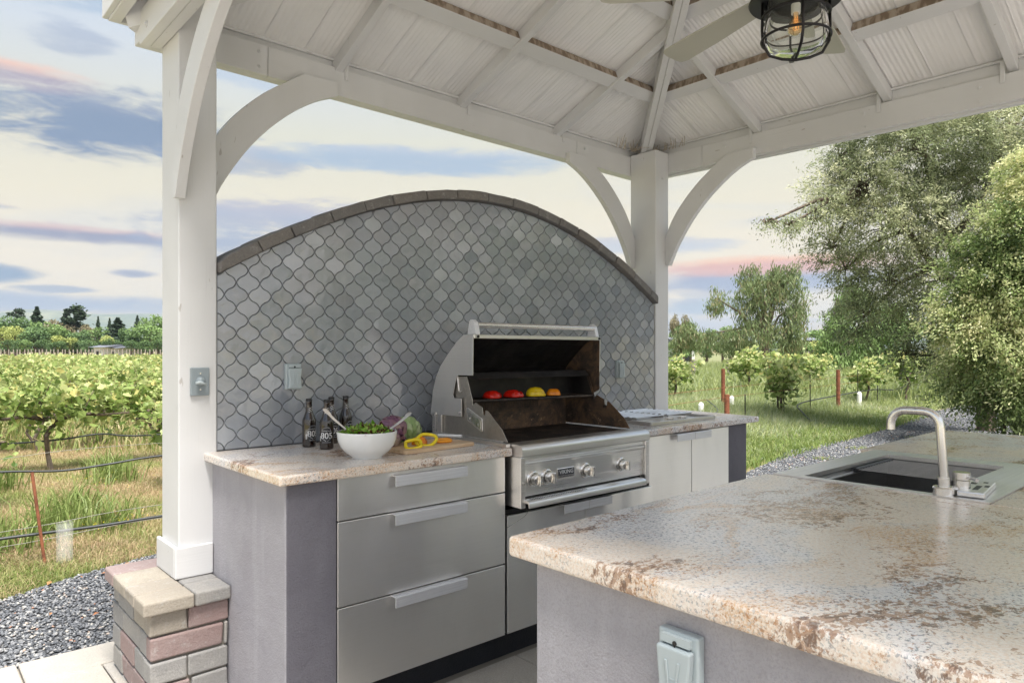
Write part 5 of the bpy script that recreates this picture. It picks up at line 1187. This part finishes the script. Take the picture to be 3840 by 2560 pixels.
hose([(7.3, 5.9, .32), (9.9, 6.6, .26), (11.9, 7.4, .22), (13.4, 8.6, .30)], .010, 'drip hose sagging behind the right pavilion post')
hose([(5.6, 3.9, .50), (6.8, 4.55, .22), (7.2, 4.9, .10)], .009, 'short dark hose end poking out past the side counter')
for z_ in (.55, .72):
    hose([(7, 5.9, z_), (11.1, 6.75, z_), (16.9, 7.3, z_+.02), (25, 8.2, z_+.05)], .003, 'thin rusty wire strung along the meadow row %s' % ('at knee height' if z_ < .6 else 'near the post tops'), M['rust'], 'trellis_wire', 'wire')

# ------------------------------------------------------------------ grass
def blades(P, h, w_, m, tone, name, label, bend_=.45, z=-.085):
    n = len(P); a = rng.random(n)*6.283; H_ = h*(.45+.9*rng.random(n)) if np.isscalar(h) else h*(.5+.8*rng.random(n)); W_ = w_*(.7+.6*rng.random(n))
    lean = (rng.normal(size=(n, 2))*bend_+np.array([.10, -.05]))*H_[:, None]; wx = np.cos(a)*W_; wy = np.sin(a)*W_
    b0 = np.stack([P[:, 0]-wx, P[:, 1]-wy, np.full(n, z)], 1); b1_ = np.stack([P[:, 0]+wx, P[:, 1]+wy, np.full(n, z)], 1)
    mid = np.stack([P[:, 0]+lean[:, 0]*.3, P[:, 1]+lean[:, 1]*.3, z+H_*.6], 1); m0 = mid-np.stack([wx, wy, np.zeros(n)], 1)*.7; m1 = mid+np.stack([wx, wy, np.zeros(n)], 1)*.7
    tip = np.stack([P[:, 0]+lean[:, 0], P[:, 1]+lean[:, 1], z+H_*(1-.25*np.hypot(lean[:, 0], lean[:, 1])/(H_+1e-6))], 1)
    V = np.stack([b0, b1_, m1, m0, tip], 1).reshape(-1, 3); k = np.arange(n)[:, None]*5
    idx = np.concatenate([k+np.array([[0, 1, 2]]), k+np.array([[0, 2, 3]]), k+np.array([[3, 2, 4]])], 0).reshape(-1, 3)
    o = link(name, mesh_np(name, V, 3, m, np.concatenate([tone]*3), idx)); return tag(o, label, None, None, 'stuff')
def patch(P, s=1.0, o=0.0):
    return .5+.5*np.sin(P[:, 0]*2.3*s+o)*np.cos(P[:, 1]*1.9*s+o*2)*.6+.25*np.sin(P[:, 0]*5.1*s+P[:, 1]*3.7*s)
def wedge(n, u0, u1, d0, d1, pw=1.0):
    dd = d0*(d1/d0)**(rng.random(n)**pw); u = rng.uniform(u0, u1, n); f = np.array([math.cos(R(48.17)), math.sin(R(48.17))]); r = np.array([math.sin(R(48.17)), -math.cos(R(48.17))])
    return dd[:, None]*(f[None]+u[:, None]*r[None])
def off_gravel(P): return P[~(inpoly(P, GR_L) | inpoly(P, GR_R))]
P = wedge(78000, -.90, -.40, 3.8, 11.0, .9); P = P[(P[:, 1] > 4.7)]; P = off_gravel(P); t_ = patch(P, 1.0)
dry = np.clip(.46+.6*t_+.0*P[:, 0]+rng.normal(size=len(P))*.16, 0, 1); 
blades(P, .06, .0028, M['grass'], dry, 'grass', 'short mixed dry and green grass under the left vines', .8)
P = wedge(20000, -.90, -.40, 3.7, 5.2); P = P[(P[:, 1] > 4.6)]; P = off_gravel(P)
blades(P, .035, .004, M['grass'], np.clip(rng.normal(size=len(P))*.15+.35, 0, 1), 'grass', 'low green weeds along the left gravel edge', .9)
cl = np.array([(1.02, 6.55), (.62, 6.2), (1.35, 6.5), (2.0, 9.4), (1.9, 8.7), (.9, 9.0), (1.25, 7.2), (2.3, 6.9), (.4, 6.9)]); P = np.repeat(cl, 170, 0)+rng.normal(size=(170*len(cl), 2))*.13
blades(P, .30, .006, M['meadow'], np.clip(rng.normal(size=len(P))*.12+.2, 0, 1), 'grass', 'clumps of tall green grass between the left vine rows', .5)
P = wedge(26000, -.86, -.40, 10, 60, .8)
blades(P, .22, .012, M['grass'], np.clip(rng.normal(size=len(P))*.2+.5, 0, 1), 'grass', 'distant grass between the left vineyard rows', .5)
P = wedge(80000, .20, .70, 8.2, 20, .75); P = P[inpoly(P, [(5.2, 4.6), (7.4, 4.45), (9.6, 4.95), (12, 4.9), (15, 5.3), (18.5, 5.9), (21, 6.0), (40, 9), (300, 60), (200, 300), (22, 60), (6, 12)])]
ed = np.clip((P[:, 1]-(4.6+(P[:, 0]-7)*.11))/2.2, .22, 1.0)
blades(P, .36*ed, .0055, M['meadow'], np.clip(rng.normal(size=len(P))*.22+.34+.42*patch(P, .5), 0, 1), 'grass', 'tall green meadow grass around the rusty posts', .45)
P = wedge(60000, .18, .72, 19, 62, .7); P = P[P[:, 1] > 4.5+.06*P[:, 0]]; P = off_gravel(P)
blades(P, .62, .012, M['meadow'], np.clip(rng.normal(size=len(P))*.18+.5, 0, 1), 'grass', 'tall pale meadow grass in front of the far trees', .4)
P = wedge(16000, .22, .62, 7.6, 16); e_ = P[:, 1]-(4.45+(P[:, 0]-7)*.095); P = P[(e_ > -.1) & (e_ < 1.0)]
blades(P, .13, .007, M['grass'], np.clip(rng.normal(size=len(P))*.12+.28, 0, 1), 'grass', 'low green weeds along the edge of the gravel path', .9)
# small yellow flowers & dry leaves
P = np.concatenate([rng.normal(size=(70, 2))*.16+np.array([1.45, 6.45]), rng.normal(size=(40, 2))*.3+np.array([1.7, 8.6])]); V = []
for x, y in P:
    z = -.085+rng.uniform(.05, .13); s = .006
    for k in range(4): a = k*1.57; V += [(x, y, z), (x+s*math.cos(a), y+s*math.sin(a), z+.003), (x+s*math.cos(a+.9), y+s*math.sin(a+.9), z+.003)]
o = link('wild_flowers', mesh_np('wild_flowers', np.array(V), 3, M['ring_yellow'])); tag(o, 'tiny yellow wild flowers in the grass left of the post', None, None, 'stuff')

# leaf litter, tufts in the gravel, stray wire
P = np.stack([rng.uniform(-.4, 1.5, 60), rng.uniform(3.8, 5.2, 60)], 1); P = P[inpoly(P, GR_L)][:34]; V = []; tn_ = []
for x, y in P:
    a = random.random()*6.28; L = random.uniform(.012, .028); d = np.array([math.cos(a), math.sin(a), .2]); q = np.array([-math.sin(a), math.cos(a), .1]); c0 = np.array([x, y, -.045]); V += [c0-d*L, c0+q*L*.55+[0, 0, .006], c0+d*L, c0-q*L*.55+[0, 0, .004]]; tn_.append(random.random())
M['litter'] = leafmat('dead_leaf', [(0, (.30, .09, .05)), (.5, (.34, .19, .08)), (1, (.42, .33, .18))], .7, .1)
o = link('leaf_litter', mesh_np('leaf_litter', np.array(V), 4, M['litter'], tn_)); tag(o, 'scattered dead leaves on the gravel beside the brick pillar', None, None, 'stuff')
cl = np.array([(8.1, 3.9), (9.2, 4.2), (7.6, 3.2), (10.6, 4.3), (8.8, 3.3), (12.5, 4.1)]); P = np.repeat(cl, 60, 0)+rng.normal(size=(360, 2))*.07
blades(P, .05, .005, M['grass'], np.clip(rng.normal(size=len(P))*.12+.4, 0, 1), 'grass', 'small weed tufts growing in the gravel path', .9, -.06)
hose([(2.112, 2.262, .676), (2.108, 2.258, .655), (2.095, 2.30, .62), (2.07, 2.345, .585)], .0008, 'thin loose wire hanging from the left corner of the grill', M['wire'], 'loose_wire', 'wire')
# ------------------------------------------------------------------ trees
def diamonds(C, D, L, W, tone, m, name):
    n = len(C); D = D/np.linalg.norm(D, axis=1)[:, None]; s = np.cross(D, rng.normal(size=(n, 3))*.75+np.array([-.35, -.35, .85])); s /= np.linalg.norm(s, axis=1)[:, None]+1e-9
    L = L*(.6+.8*rng.random(n))[:, None]; W = W*(.6+.8*rng.random(n))[:, None]
    V = np.stack([C-D*L/2, C+s*W/2, C+D*L/2, C-s*W/2], 1).reshape(-1, 3); return mesh_np(name, V, 4, m, tone)
def limb_tree(m, p0, segs, rnd, spread, L0, r0, depth):
    """recursive limbs; returns tips"""
    tips = []
    def rec(p, d, L, r, k):
        q = p+d*L*.5+Vector((rnd.uniform(-.06, .06), rnd.uniform(-.06, .06), rnd.uniform(-.02, .05)))*L; e = p+d*L
        m.tube([p, q, e], [r, r*.85, r*.66], 7 if k < 2 else 5)
        tips.append((e, k)); tips.append((q, k))
        if k < depth:
            for _ in range(segs if k else segs+1):
                nd_ = (d+Vector((rnd.gauss(0, spread), rnd.gauss(0, spread), rnd.gauss(.05, spread*.7)))).normalized(); rec(e, nd_, L*rnd.uniform(.62, .85), r*.62, k+1)
    rec(Vector(p0), Vector((rnd.uniform(-.1, .1), rnd.uniform(-.1, .1), 1)).normalized(), L0, r0, 0); return tips
def big_tree(name, label, base, blobs, n, L, W, m, seed, trunk, droop=.5, cat='tree'):
    g = np.random.default_rng(seed); t = thing(name, label, cat, (base[0], base[1], -.09)); rnd = random.Random(seed)
    tm = MB()
    for pts, rr in trunk: tm.tube(pts, rr, 9)
    vol = np.array([b[3]*b[4]*b[5] for b in blobs])**.75; vol /= vol.sum(); C = []; D = []; T = []
    for b, f in zip(blobs, vol):
        nb = int(n*f); c0 = np.array(b[:3]); rad = np.array(b[3:6])
        ncl = max(12, nb//60); u = g.normal(size=(ncl, 3)); u /= np.linalg.norm(u, axis=1)[:, None]; rr = (.35+.65*g.random(ncl)**.6)[:, None]; cc = c0+u*rr*rad; ct = np.clip(.48+.10*u[:, 2]+g.normal(size=ncl)*.20+.22*np.sin(cc[:, 0]*1.9+cc[:, 2]*2.3), 0, 1)
        dirs = u*np.array([.8, .8, .3])+np.array([0, 0, -droop])+g.normal(size=(ncl, 3))*.35
        k = g.integers(0, ncl, nb); sp = .035+.05*g.random(ncl); s_ = g.random(nb)[:, None]
        C.append(cc[k]+dirs[k]*(s_-.3)*.46+g.normal(size=(nb, 3))*sp[k][:, None]*np.array([1, 1, .85])); D.append(dirs[k]+g.normal(size=(nb, 3))*.45); T.append(np.clip(ct[k]+g.normal(size=nb)*.08+np.where(g.random(nb) > .992, .4, 0), 0, 1))
        st = min(trunk, key=lambda q: min((Vector(p)-Vector(b[:3])).length for p in q[0])); near = min(st[0], key=lambda p: (Vector(p)-Vector(b[:3])).length)
        mid = (Vector(near)+Vector(b[:3]))/2+Vector((0, 0, .15)); tm.tube([near, mid, b[:3]], [.05, .035, .015], 6)
        for q in range(min(14, ncl)): tm.tube([b[:3], (Vector(b[:3])+Vector(cc[q]))/2+Vector((0, 0, .08)), cc[q]], [.014, .009, .004], 4)
    link('trunk', tm.mesh('trunk'), M['bark'], t); C = np.concatenate(C); D = np.concatenate(D); T = np.concatenate(T)
    link('crown', diamonds(C, D, L, W, T, m, 'crown'), None, t); return t
def cp(px, py, fw):          # calibration: a point at forward distance fw seen through photograph pixel (px, py)
    u = (px-1920)/2640; v = (1315-py)/2640; c_, s_ = math.cos(R(48.17)), math.sin(R(48.17)); return (fw*(c_+u*s_), fw*(s_-u*c_), 1.37+v*fw)
def blob(px, py, fw, rx, rz_, ry=None): c_ = cp(px, py, fw); r_ = rx*fw/2640; return (*c_, r_, r_ if ry is None else ry, rz_*fw/2640)
TA = [blob(3230, 700, 12.6, 200, 130), blob(3420, 560, 12.4, 260, 150), blob(3660, 500, 12.2, 220, 160), blob(3150, 600, 12.8, 110, 80), blob(3350, 850, 12.5, 210, 150), blob(3540, 780, 12.3, 180, 150), blob(3750, 700, 12.6, 170, 140),
      blob(3330, 1060, 12.8, 150, 150), blob(3520, 1050, 12.6, 180, 170), blob(3250, 1180, 13.4, 120, 120), blob(3480, 1250, 12.6, 110, 110), blob(3600, 1330, 12.3, 110, 130), blob(3060, 830, 12.6, 90, 45), blob(2960, 845, 12.5, 75, 20),
      blob(2870, 838, 12.5, 60, 10), blob(3140, 760, 12.6, 90, 60), blob(3120, 930, 12.9, 80, 80), blob(3300, 420, 12.6, 200, 120), blob(3600, 350, 12.6, 260, 130), blob(3850, 420, 12.4, 200, 160), blob(3170, 1010, 13.0, 90, 80), blob(3400, 1330, 13.0, 70, 60)]
b0 = cp(3700, 1625, 12.6)
trA = [([(b0[0], b0[1], -.1), cp(3690, 1400, 12.5), cp(3640, 1100, 12.5), cp(3560, 900, 12.5), cp(3500, 700, 12.5), cp(3450, 520, 12.5)], [.16, .13, .11, .09, .07, .04]), ([cp(3640, 1100, 12.5), cp(3500, 1000, 12.5), cp(3400, 860, 12.5), cp(3250, 730, 12.6)], [.08, .06, .045, .03]),
       ([cp(3560, 900, 12.5), cp(3660, 790, 12.3), cp(3740, 600, 12.4)], [.07, .055, .03])]
big_tree('olive_tree', 'large spreading tree with narrow olive-green leaves right of the pavilion', b0, TA, 165000, .060, .018, M['olive_leaf'], 5, trA, .35)
TB = [blob(3720, 1000, 10.6, 150, 170), blob(3830, 850, 10.4, 160, 160), blob(3620, 1200, 10.6, 120, 150), blob(3760, 1280, 10.3, 150, 150), blob(3880, 1080, 10.2, 170, 190), blob(3700, 1420, 10.5, 110, 110), blob(3850, 1450, 10.2, 140, 130), blob(3930, 1300, 10.2, 160, 160), blob(3740, 1540, 10.6, 55, 70), blob(3900, 650, 10.4, 130, 120), blob(3560, 1400, 10.9, 60, 80)]
b1_ = cp(3835, 1640, 10.6)
trB = [([(b1_[0], b1_[1], -.1), cp(3815, 1500, 10.6), cp(3800, 1200, 10.5), cp(3850, 950, 10.4), cp(3880, 700, 10.4)], [.11, .09, .07, .05, .03]), ([cp(3765, 1640, 10.6)[:2]+(-.1,), cp(3760, 1500, 10.6), cp(3750, 1350, 10.5)], [.035, .032, .025])]
big_tree('leafy_tree', 'dense tree with broad yellow-green leaves at the right edge', b1_, TB, 100000, .058, .024, M['dark_leaf'], 6, trB, .55)
# feathery pepper trees and friends, mid distance
def willow(name, label, base_px, fw, blobs, n, seed, mm='willow_leaf', L=.30, W=.055, trunk_r=.28, tops=(1290, 1210, 1120)):
    bb = [blob(*b[:2], fw+(b[4] if len(b) > 4 else 0), b[2], b[3]) for b in blobs]; p0 = cp(base_px, 1400, fw); rnd = random.Random(seed)
    tr = [([(p0[0], p0[1], -.1), cp(base_px+5, tops[0], fw), cp(base_px-10, tops[1], fw), cp(base_px, tops[2], fw)], [trunk_r, trunk_r*.8, trunk_r*.55, trunk_r*.3])]
    for b in bb: 
        tr.append(([tr[0][0][1+rnd.randrange(2)], tuple((Vector(tr[0][0][2])+Vector(b[:3]))/2-Vector((0, 0, .1))), tuple(b[:3])], [trunk_r*.4, trunk_r*.25, trunk_r*.1]))
    g = np.random.default_rng(seed); t = thing(name, label, 'tree', (p0[0], p0[1], -.09)); tm = MB()
    for pts, rr in tr: tm.tube(pts, rr, 7)
    C = []; D = []; T = []; vol = np.array([b[3]*b[5] for b in bb]); vol /= vol.sum()
    for b, f in zip(bb, vol):
        nb = int(n*f); ncl = max(8, nb//45); u = g.normal(size=(ncl, 3)); u /= np.linalg.norm(u, axis=1)[:, None]; cc = np.array(b[:3])+u*(g.random(ncl)**.45)[:, None]*np.array([b[3], b[4]*.7, b[5]])
        k = g.integers(0, ncl, nb); s_ = g.random(nb); ct = g.random(ncl); C.append(cc[k]+np.stack([g.normal(size=nb)*.10*fw/45*2.2, g.normal(size=nb)*.10*fw/45*2.2, -s_*.75*fw/45+g.normal(size=nb)*.05], 1))
        D.append(np.array([0, 0, -1.0])+g.normal(size=(nb, 3))*.35); T.append(np.clip(ct[k]*.6+.38+g.normal(size=nb)*.15, 0, 1))
        for q in range(0, ncl, 5): tm.tube([b[:3], cc[q]], [trunk_r*.09, trunk_r*.03], 4)
    link('trunk', tm.mesh('trunk'), M['bark'], t); link('crown', diamonds(np.concatenate(C), np.concatenate(D), L*fw/45, W*fw/45, np.concatenate(T), M[mm], 'crown'), None, t); return t
willow('pepper_tree', 'wide feathery pepper tree standing alone beyond the meadow', 2865, 45, [(2840, 1230, 130, 70), (2960, 1250, 90, 60), (2740, 1270, 90, 45), (2830, 1110, 100, 90), (2930, 1060, 90, 80), (2985, 1150, 60, 90), (2810, 1030, 55, 50), (2905, 1010, 40, 40), (2968, 1005, 35, 35), (2690, 1120, 45, 50, 0), (2660, 1250, 40, 40)], 17500, 3)
willow('pepper_tree', 'pale feathery tree between the lone pepper tree and the big right tree', 3140, 38, [(3140, 1210, 75, 75), (3200, 1130, 80, 80), (3110, 1290, 60, 45), (3250, 1250, 80, 70), (3340, 1200, 90, 90), (3180, 1320, 90, 40), (3330, 1320, 90, 40)], 17000, 8, 'tree_mid', .30, .07)
willow('bare_tree', 'small thin tree leaning beside the right pavilion post', 2560, 40, [(2575, 1230, 40, 35), (2545, 1270, 30, 30), (2610, 1260, 30, 25)], 2600, 9, 'willow_leaf', .26, .05, .10, (1345, 1300, 1262))
# tree line on the left and far right
def crown_variant(kind, seed, n):
    g = np.random.default_rng(seed); tm = MB(); tm.tube([(0, 0, -.3), (0, 0, .3), (0, 0, .6)], [.05, .04, .02], 6)
    if kind == 'conifer':
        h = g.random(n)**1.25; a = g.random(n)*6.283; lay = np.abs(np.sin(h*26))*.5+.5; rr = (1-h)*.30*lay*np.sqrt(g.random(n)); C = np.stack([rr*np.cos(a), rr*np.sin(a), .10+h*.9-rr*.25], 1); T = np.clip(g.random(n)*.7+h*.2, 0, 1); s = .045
        tm = MB(); tm.tube([(0, 0, -.1), (0, 0, 1.0)], [.025, .004], 6)
    elif kind == 'pine':
        C = []; T = []
        for i in range(13):
            z = .30+.68*i/13+g.uniform(-.02, .02); a = g.random()*6.283; L = (.30-.22*i/13)*g.uniform(.6, 1.1); e = np.array([L*math.cos(a), L*math.sin(a), z+.02]); tm.tube([(0, 0, z-.03), tuple(e)], [.012, .004], 4); nb = n//13
            s_ = g.random(nb)[:, None]; C.append(np.array([0, 0, z-.02])+(e-np.array([0, 0, z-.02]))*(.35+.65*s_)+g.normal(size=(nb, 3))*np.array([.035, .035, .018])); T.append(g.random(nb))
        C = np.concatenate(C); T = np.concatenate(T); tm.tube([(0, 0, -.1), (0, 0, 1.0)], [.03, .004], 6); s = .05
    else:
        C = []; T = []; nb_ = 10
        for i in range(nb_):
            a = g.random()*6.283; r = g.uniform(0, .30); c0 = np.array([r*math.cos(a), r*math.sin(a), g.uniform(.25, .80)-r*.3]); rad = g.uniform(.14, .24); k = n//nb_; u = g.normal(size=(k, 3)); u /= np.linalg.norm(u, axis=1)[:, None]
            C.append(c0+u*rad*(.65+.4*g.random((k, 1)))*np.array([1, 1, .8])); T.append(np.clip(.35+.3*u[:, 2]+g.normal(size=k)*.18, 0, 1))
        C = np.concatenate(C); T = np.concatenate(T); s = .046
    n2 = len(C); me = diamonds(C, g.normal(size=(n2, 3)), s, s*.9, T, M['tree_mid'], 'crown'); return tm.mesh('trunk'), me
CV = {}
for kind, mats_, seeds in (('round', ('tree_dark', 'tree_mid', 'tree_pale', 'tree_brown'), (41, 42, 43)), ('conifer', ('conifer',), (44, 45)), ('pine', ('conifer',), (46, 47))):
    for sd2 in seeds:
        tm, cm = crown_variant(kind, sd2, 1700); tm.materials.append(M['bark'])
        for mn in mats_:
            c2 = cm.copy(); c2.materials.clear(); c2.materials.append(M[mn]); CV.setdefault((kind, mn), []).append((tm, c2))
def far_tree(px, top, wpx, fw, kind, mn, label, group=None, base=1322):
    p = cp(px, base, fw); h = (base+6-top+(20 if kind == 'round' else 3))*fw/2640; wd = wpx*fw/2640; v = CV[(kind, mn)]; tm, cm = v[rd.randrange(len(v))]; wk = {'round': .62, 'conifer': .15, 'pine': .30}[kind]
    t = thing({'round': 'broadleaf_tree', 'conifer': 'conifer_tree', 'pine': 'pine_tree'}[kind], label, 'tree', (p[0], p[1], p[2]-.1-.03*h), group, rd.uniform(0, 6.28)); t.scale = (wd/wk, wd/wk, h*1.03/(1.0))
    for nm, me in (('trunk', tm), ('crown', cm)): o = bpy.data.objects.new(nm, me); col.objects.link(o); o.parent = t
    return t
G_ = 'trees beyond the left vineyard'
FT = [(30, 1185, 110, 118, 'round', 'tree_dark', 'dark round tree at the left end of the far tree line'), (85, 1190, 80, 120, 'round', 'tree_dark', 'dark tree left of the yellow-green one'), (-60, 1180, 130, 118, 'round', 'tree_dark', 'dark tree just outside the left end of the tree line'),
      (60, 1158, 50, 128, 'pine', 'conifer', 'dark pine poking above the left end of the far tree line'), (138, 1158, 44, 126, 'conifer', 'conifer', 'dense conifer second from the left on the far skyline'), (278, 1148, 78, 128, 'pine', 'conifer', 'tallest spreading conifer on the far skyline'), (250, 1166, 44, 127, 'conifer', 'conifer', 'lower conifer merged into the tallest one'),
      (368, 1194, 18, 128, 'conifer', 'conifer', 'small pointed conifer right of the tallest one'), (411, 1200, 18, 128, 'conifer', 'conifer', 'small conifer left of the big dark fir'), (442, 1198, 54, 112, 'conifer', 'conifer', 'big dark fir in front of the right tree line'), (475, 1226, 56, 110, 'round', 'tree_dark', 'dark bushy tree beside the big fir'), (515, 1190, 24, 126, 'conifer', 'conifer', 'pointed conifer left of the bright right-hand tree'),
      (548, 1175, 44, 120, 'round', 'tree_mid', 'mid green tree rising left of the post'), (565, 1210, 120, 104, 'round', 'tree_mid', 'bright green tree beside the white post'), (600, 1165, 90, 108, 'round', 'tree_mid', 'tall bright green tree half behind the white post'), (640, 1170, 90, 110, 'round', 'tree_mid', 'bright tree hidden behind the white post'),
      (10, 1222, 120, 108, 'round', 'tree_pale', 'yellow-green bush tree at the far left'), (55, 1226, 56, 106, 'round', 'tree_pale', 'yellow-green tree second from the left'), (132, 1228, 105, 107, 'round', 'tree_dark', 'broad dark tree in the left of the tree line'), (160, 1208, 90, 118, 'round', 'tree_mid', 'mid green tree behind the broad dark one'), (215, 1222, 95, 112, 'round', 'tree_mid', 'dense round tree in the middle of the tree line'),
      (195, 1200, 85, 126, 'round', 'tree_brown', 'brownish tree behind the middle of the tree line'), (255, 1204, 80, 126, 'round', 'tree_brown', 'second brownish tree below the tallest conifer'), (238, 1262, 70, 102, 'round', 'tree_pale', 'low yellow-green shrub tree at the middle of the field edge'), (305, 1236, 70, 106, 'round', 'tree_dark', 'dark tree left of the white farm building'), (330, 1210, 60, 124, 'round', 'tree_brown', 'pale bare tree right of the tallest conifer'),
      (372, 1222, 90, 116, 'round', 'tree_mid', 'rounded tree above the white farm building'), (402, 1262, 42, 100, 'round', 'tree_pale', 'bright small tree right of the farm building'), (500, 1250, 60, 104, 'round', 'tree_dark', 'low dark tree left of the bright green ones')]
for a in FT: far_tree(*a, group=G_)
for i in range(16):
    far_tree(-20+43*i+rd.uniform(-12, 12), 1286+rd.uniform(-5, 5), 46, 100+rd.uniform(-2, 3), 'round', rd.choice(('tree_dark', 'tree_mid', 'tree_dark')), 'low shrub closing the foot of the far tree line', 'low shrubs at the foot of the far tree line')
for px, top, wd, mn, lab in ((2530, 1160, 44, 'tree_brown', 'brown tree just right of the corner post'), (2570, 1176, 40, 'tree_brown', 'second brown tree right of the corner post'), (2600, 1195, 20, 'tree_dark', 'small dark tree on the right skyline'), (2545, 1210, 80, 'tree_dark', 'dark tree behind the right meadow'), (2650, 1230, 90, 'tree_mid', 'mid green tree left of the pepper tree'),
                             (2740, 1215, 90, 'tree_mid', 'green tree behind the pepper tree, left'), (3050, 1230, 110, 'tree_mid', 'green tree behind the pepper tree, right'), (3400, 1180, 200, 'tree_mid', 'green tree far behind the big right tree'), (3650, 1190, 200, 'tree_dark', 'dark tree far behind the right edge')):
    far_tree(px, top, wd, 95, 'round', mn, lab, 'trees beyond the right meadow', 1330)
for i in range(12):
    far_tree(2530+60*i, 1285+rd.uniform(-8, 6), 70, 62+rd.uniform(-3, 3), 'round', rd.choice(('tree_mid', 'tree_pale', 'tree_mid')), 'low shrub along the far edge of the right meadow', 'low shrubs beyond the right meadow', 1345)
# unseen trees added right of and behind the camera for the steel doors to mirror
for x, y, h_, w_, lab in ((15, -7.5, 6.5, 6, 'unseen round green tree added beyond the gravel for the door reflections'), (20, -13, 8, 7, 'unseen tall tree added far to the right behind the island for the door reflections'), (11.5, -12, 6.5, 5.5, 'unseen bushy tree added behind the right side of the patio for the door reflections'), (21, -3, 7, 6, 'unseen tree added beside the gravel path for the door reflections')):
    t = thing('broadleaf_tree', lab, 'tree', (x, y, -.3), 'unseen trees added for the door reflections', rd.uniform(0, 6)); t.scale = (w_/.62, w_/.62, h_)
    tm, cm = CV[('round', 'tree_mid')][rd.randrange(3)]
    for nm, me in (('trunk', tm), ('crown', cm)): o = bpy.data.objects.new(nm, me); col.objects.link(o); o.parent = t
# far white posts of the vineyard edge
for i in range(44):
    px = 5+14.2*i+rd.uniform(-3, 3); p = cp(px, 1330, 84); t = MB().box(p[0]-.05, p[1]-.05, -.1, p[0]+.05, p[1]+.05, 1.55).build('end_post', M['wood_post']); tag(t, 'weathered end post at the far edge of the vineyard', 'post', 'end posts along the far edge of the vineyard')
for px, fw, h, lab in ((2600, 30, 1.0, 'grey wooden post beside the leaning thin tree'), (3027, 30, 1.35, 'grey wooden post right of the pepper tree'), (2730, 32, 1.0, 'grey wooden post left of the pepper tree trunk')):
    p = cp(px, 1400, fw); t = MB().box(p[0]-.06, p[1]-.06, -.1, p[0]+.06, p[1]+.06, h).build('fence_post', M['wood_post']); tag(t, lab, 'post')
# houses
def house(px, fw, wpx, wall_top, roof_top, label, wm='house_white', base=1325, open_=False):
    a = Vector(cp(px-wpx/2, base, fw)); b = Vector(cp(px+wpx/2, base, fw)); d = (b-a).normalized(); n_ = Vector((-d.y, d.x, 0)); D = 7; zt = cp(px, wall_top, fw)[2]; zt2 = cp(px, roof_top, fw)[2]
    t = thing('farm_house', label, 'house', tuple((a+b)/2)); f = lambda u, v, z: tuple(a+d*u+n_*v)[:2]+(z,); W = (b-a).length
    m = MB(); c8 = [f(0, 0, -.1), f(W, 0, -.1), f(W, D, -.1), f(0, D, -.1), f(0, 0, zt), f(W, 0, zt), f(W, D, zt), f(0, D, zt)]; m.add(c8, [(0, 3, 2, 1), (4, 5, 6, 7), (0, 1, 5, 4), (1, 2, 6, 5), (2, 3, 7, 6), (3, 0, 4, 7)]); m.build('wall', M[wm], t)
    m = MB(); e = .5; rv = [f(-e, -e, zt+.02), f(W+e, -e, zt+.02), f(W+e, D+e, zt+.02), f(-e, D+e, zt+.02), f(-e, D/2, zt2), f(W+e, D/2, zt2)]; m.add(rv, [(0, 1, 5, 4), (2, 3, 4, 5), (1, 2, 5), (3, 0, 4), (3, 2, 1, 0)]); m.build('roof', M['house_roof'], t)
    m = MB(); m.add([f(W*.3, -.03, .2), f(W*.75, -.03, .2), f(W*.75, -.03, zt*.72), f(W*.3, -.03, zt*.72), f(W*.3, .1, .2), f(W*.75, .1, .2), f(W*.75, .1, zt*.72), f(W*.3, .1, zt*.72)], [(0, 1, 2, 3), (7, 6, 5, 4), (0, 4, 5, 1), (1, 5, 6, 2), (2, 6, 7, 3), (3, 7, 4, 0)]); m.build('window', M['window_dark'], t)
    return t
house(368, 97, 34, 1302, 1290, 'small white farm building with a slate roof beyond the left vineyard'); house(425, 99, 26, 1305, 1296, 'low white shed right of the farm building beyond the vineyard')
house(2575, 75, 60, 1283, 1262, 'white house behind the thin leaning tree on the right'); house(3045, 70, 60, 1276, 1262, 'low dark-roofed building showing right of the pepper tree', 'window_dark')
# hills
def hill(dist, z_fn, a0, a1, label):
    n = 90; V = []; F_ = []
    for i in range(n+1):
        a = R(a0+(a1-a0)*i/n); h = z_fn(i/n)
        for k, (dd, zz) in enumerate(((0, -2), (250, h*.45), (600, h*.85), (900, h), (1500, -2))): V.append(((dist+dd)*math.cos(a), (dist+dd)*math.sin(a), zz))
    for i in range(n):
        for k in range(4): F_.append((i*5+k, (i+1)*5+k, (i+1)*5+k+1, i*5+k+1))
    me = bpy.data.meshes.new('hills'); me.from_pydata(V, [], F_[::1]); o = link('hills', me, M['hill']); smooth(o); return tag(o, label, None, None, 'structure')
hill(4000, lambda t: 215+42*math.sin(t*5+1)+24*math.sin(t*17)+10*math.sin(t*43), 58, 110, 'long hazy blue hill behind the left vineyard')
hill(4000, lambda t: 165+45*math.sin(t*6+.3)+16*math.sin(t*21)+7*math.sin(t*50), -20, 44, 'low hazy hills behind the right trees')
# haze
hz = MB().box(-5900, -5900, -1.2, 5900, 5900, 310).build('haze', None); hz['kind'] = 'stuff'; hz['label'] = 'thin air haze over the whole valley'
hm = bpy.data.materials.new('haze'); hm.use_nodes = True; h = NT(hm.node_tree); h.n.clear()
pvn = h.add('ShaderNodeVolumePrincipled', ins={'Color': (.74, .85, 1.0, 1), 'Density': .00017, 'Anisotropy': .3}); ho = h.add('ShaderNodeOutputMaterial'); h.l.new(pvn.outputs[0], ho.inputs['Volume']); hz.data.materials.append(hm)
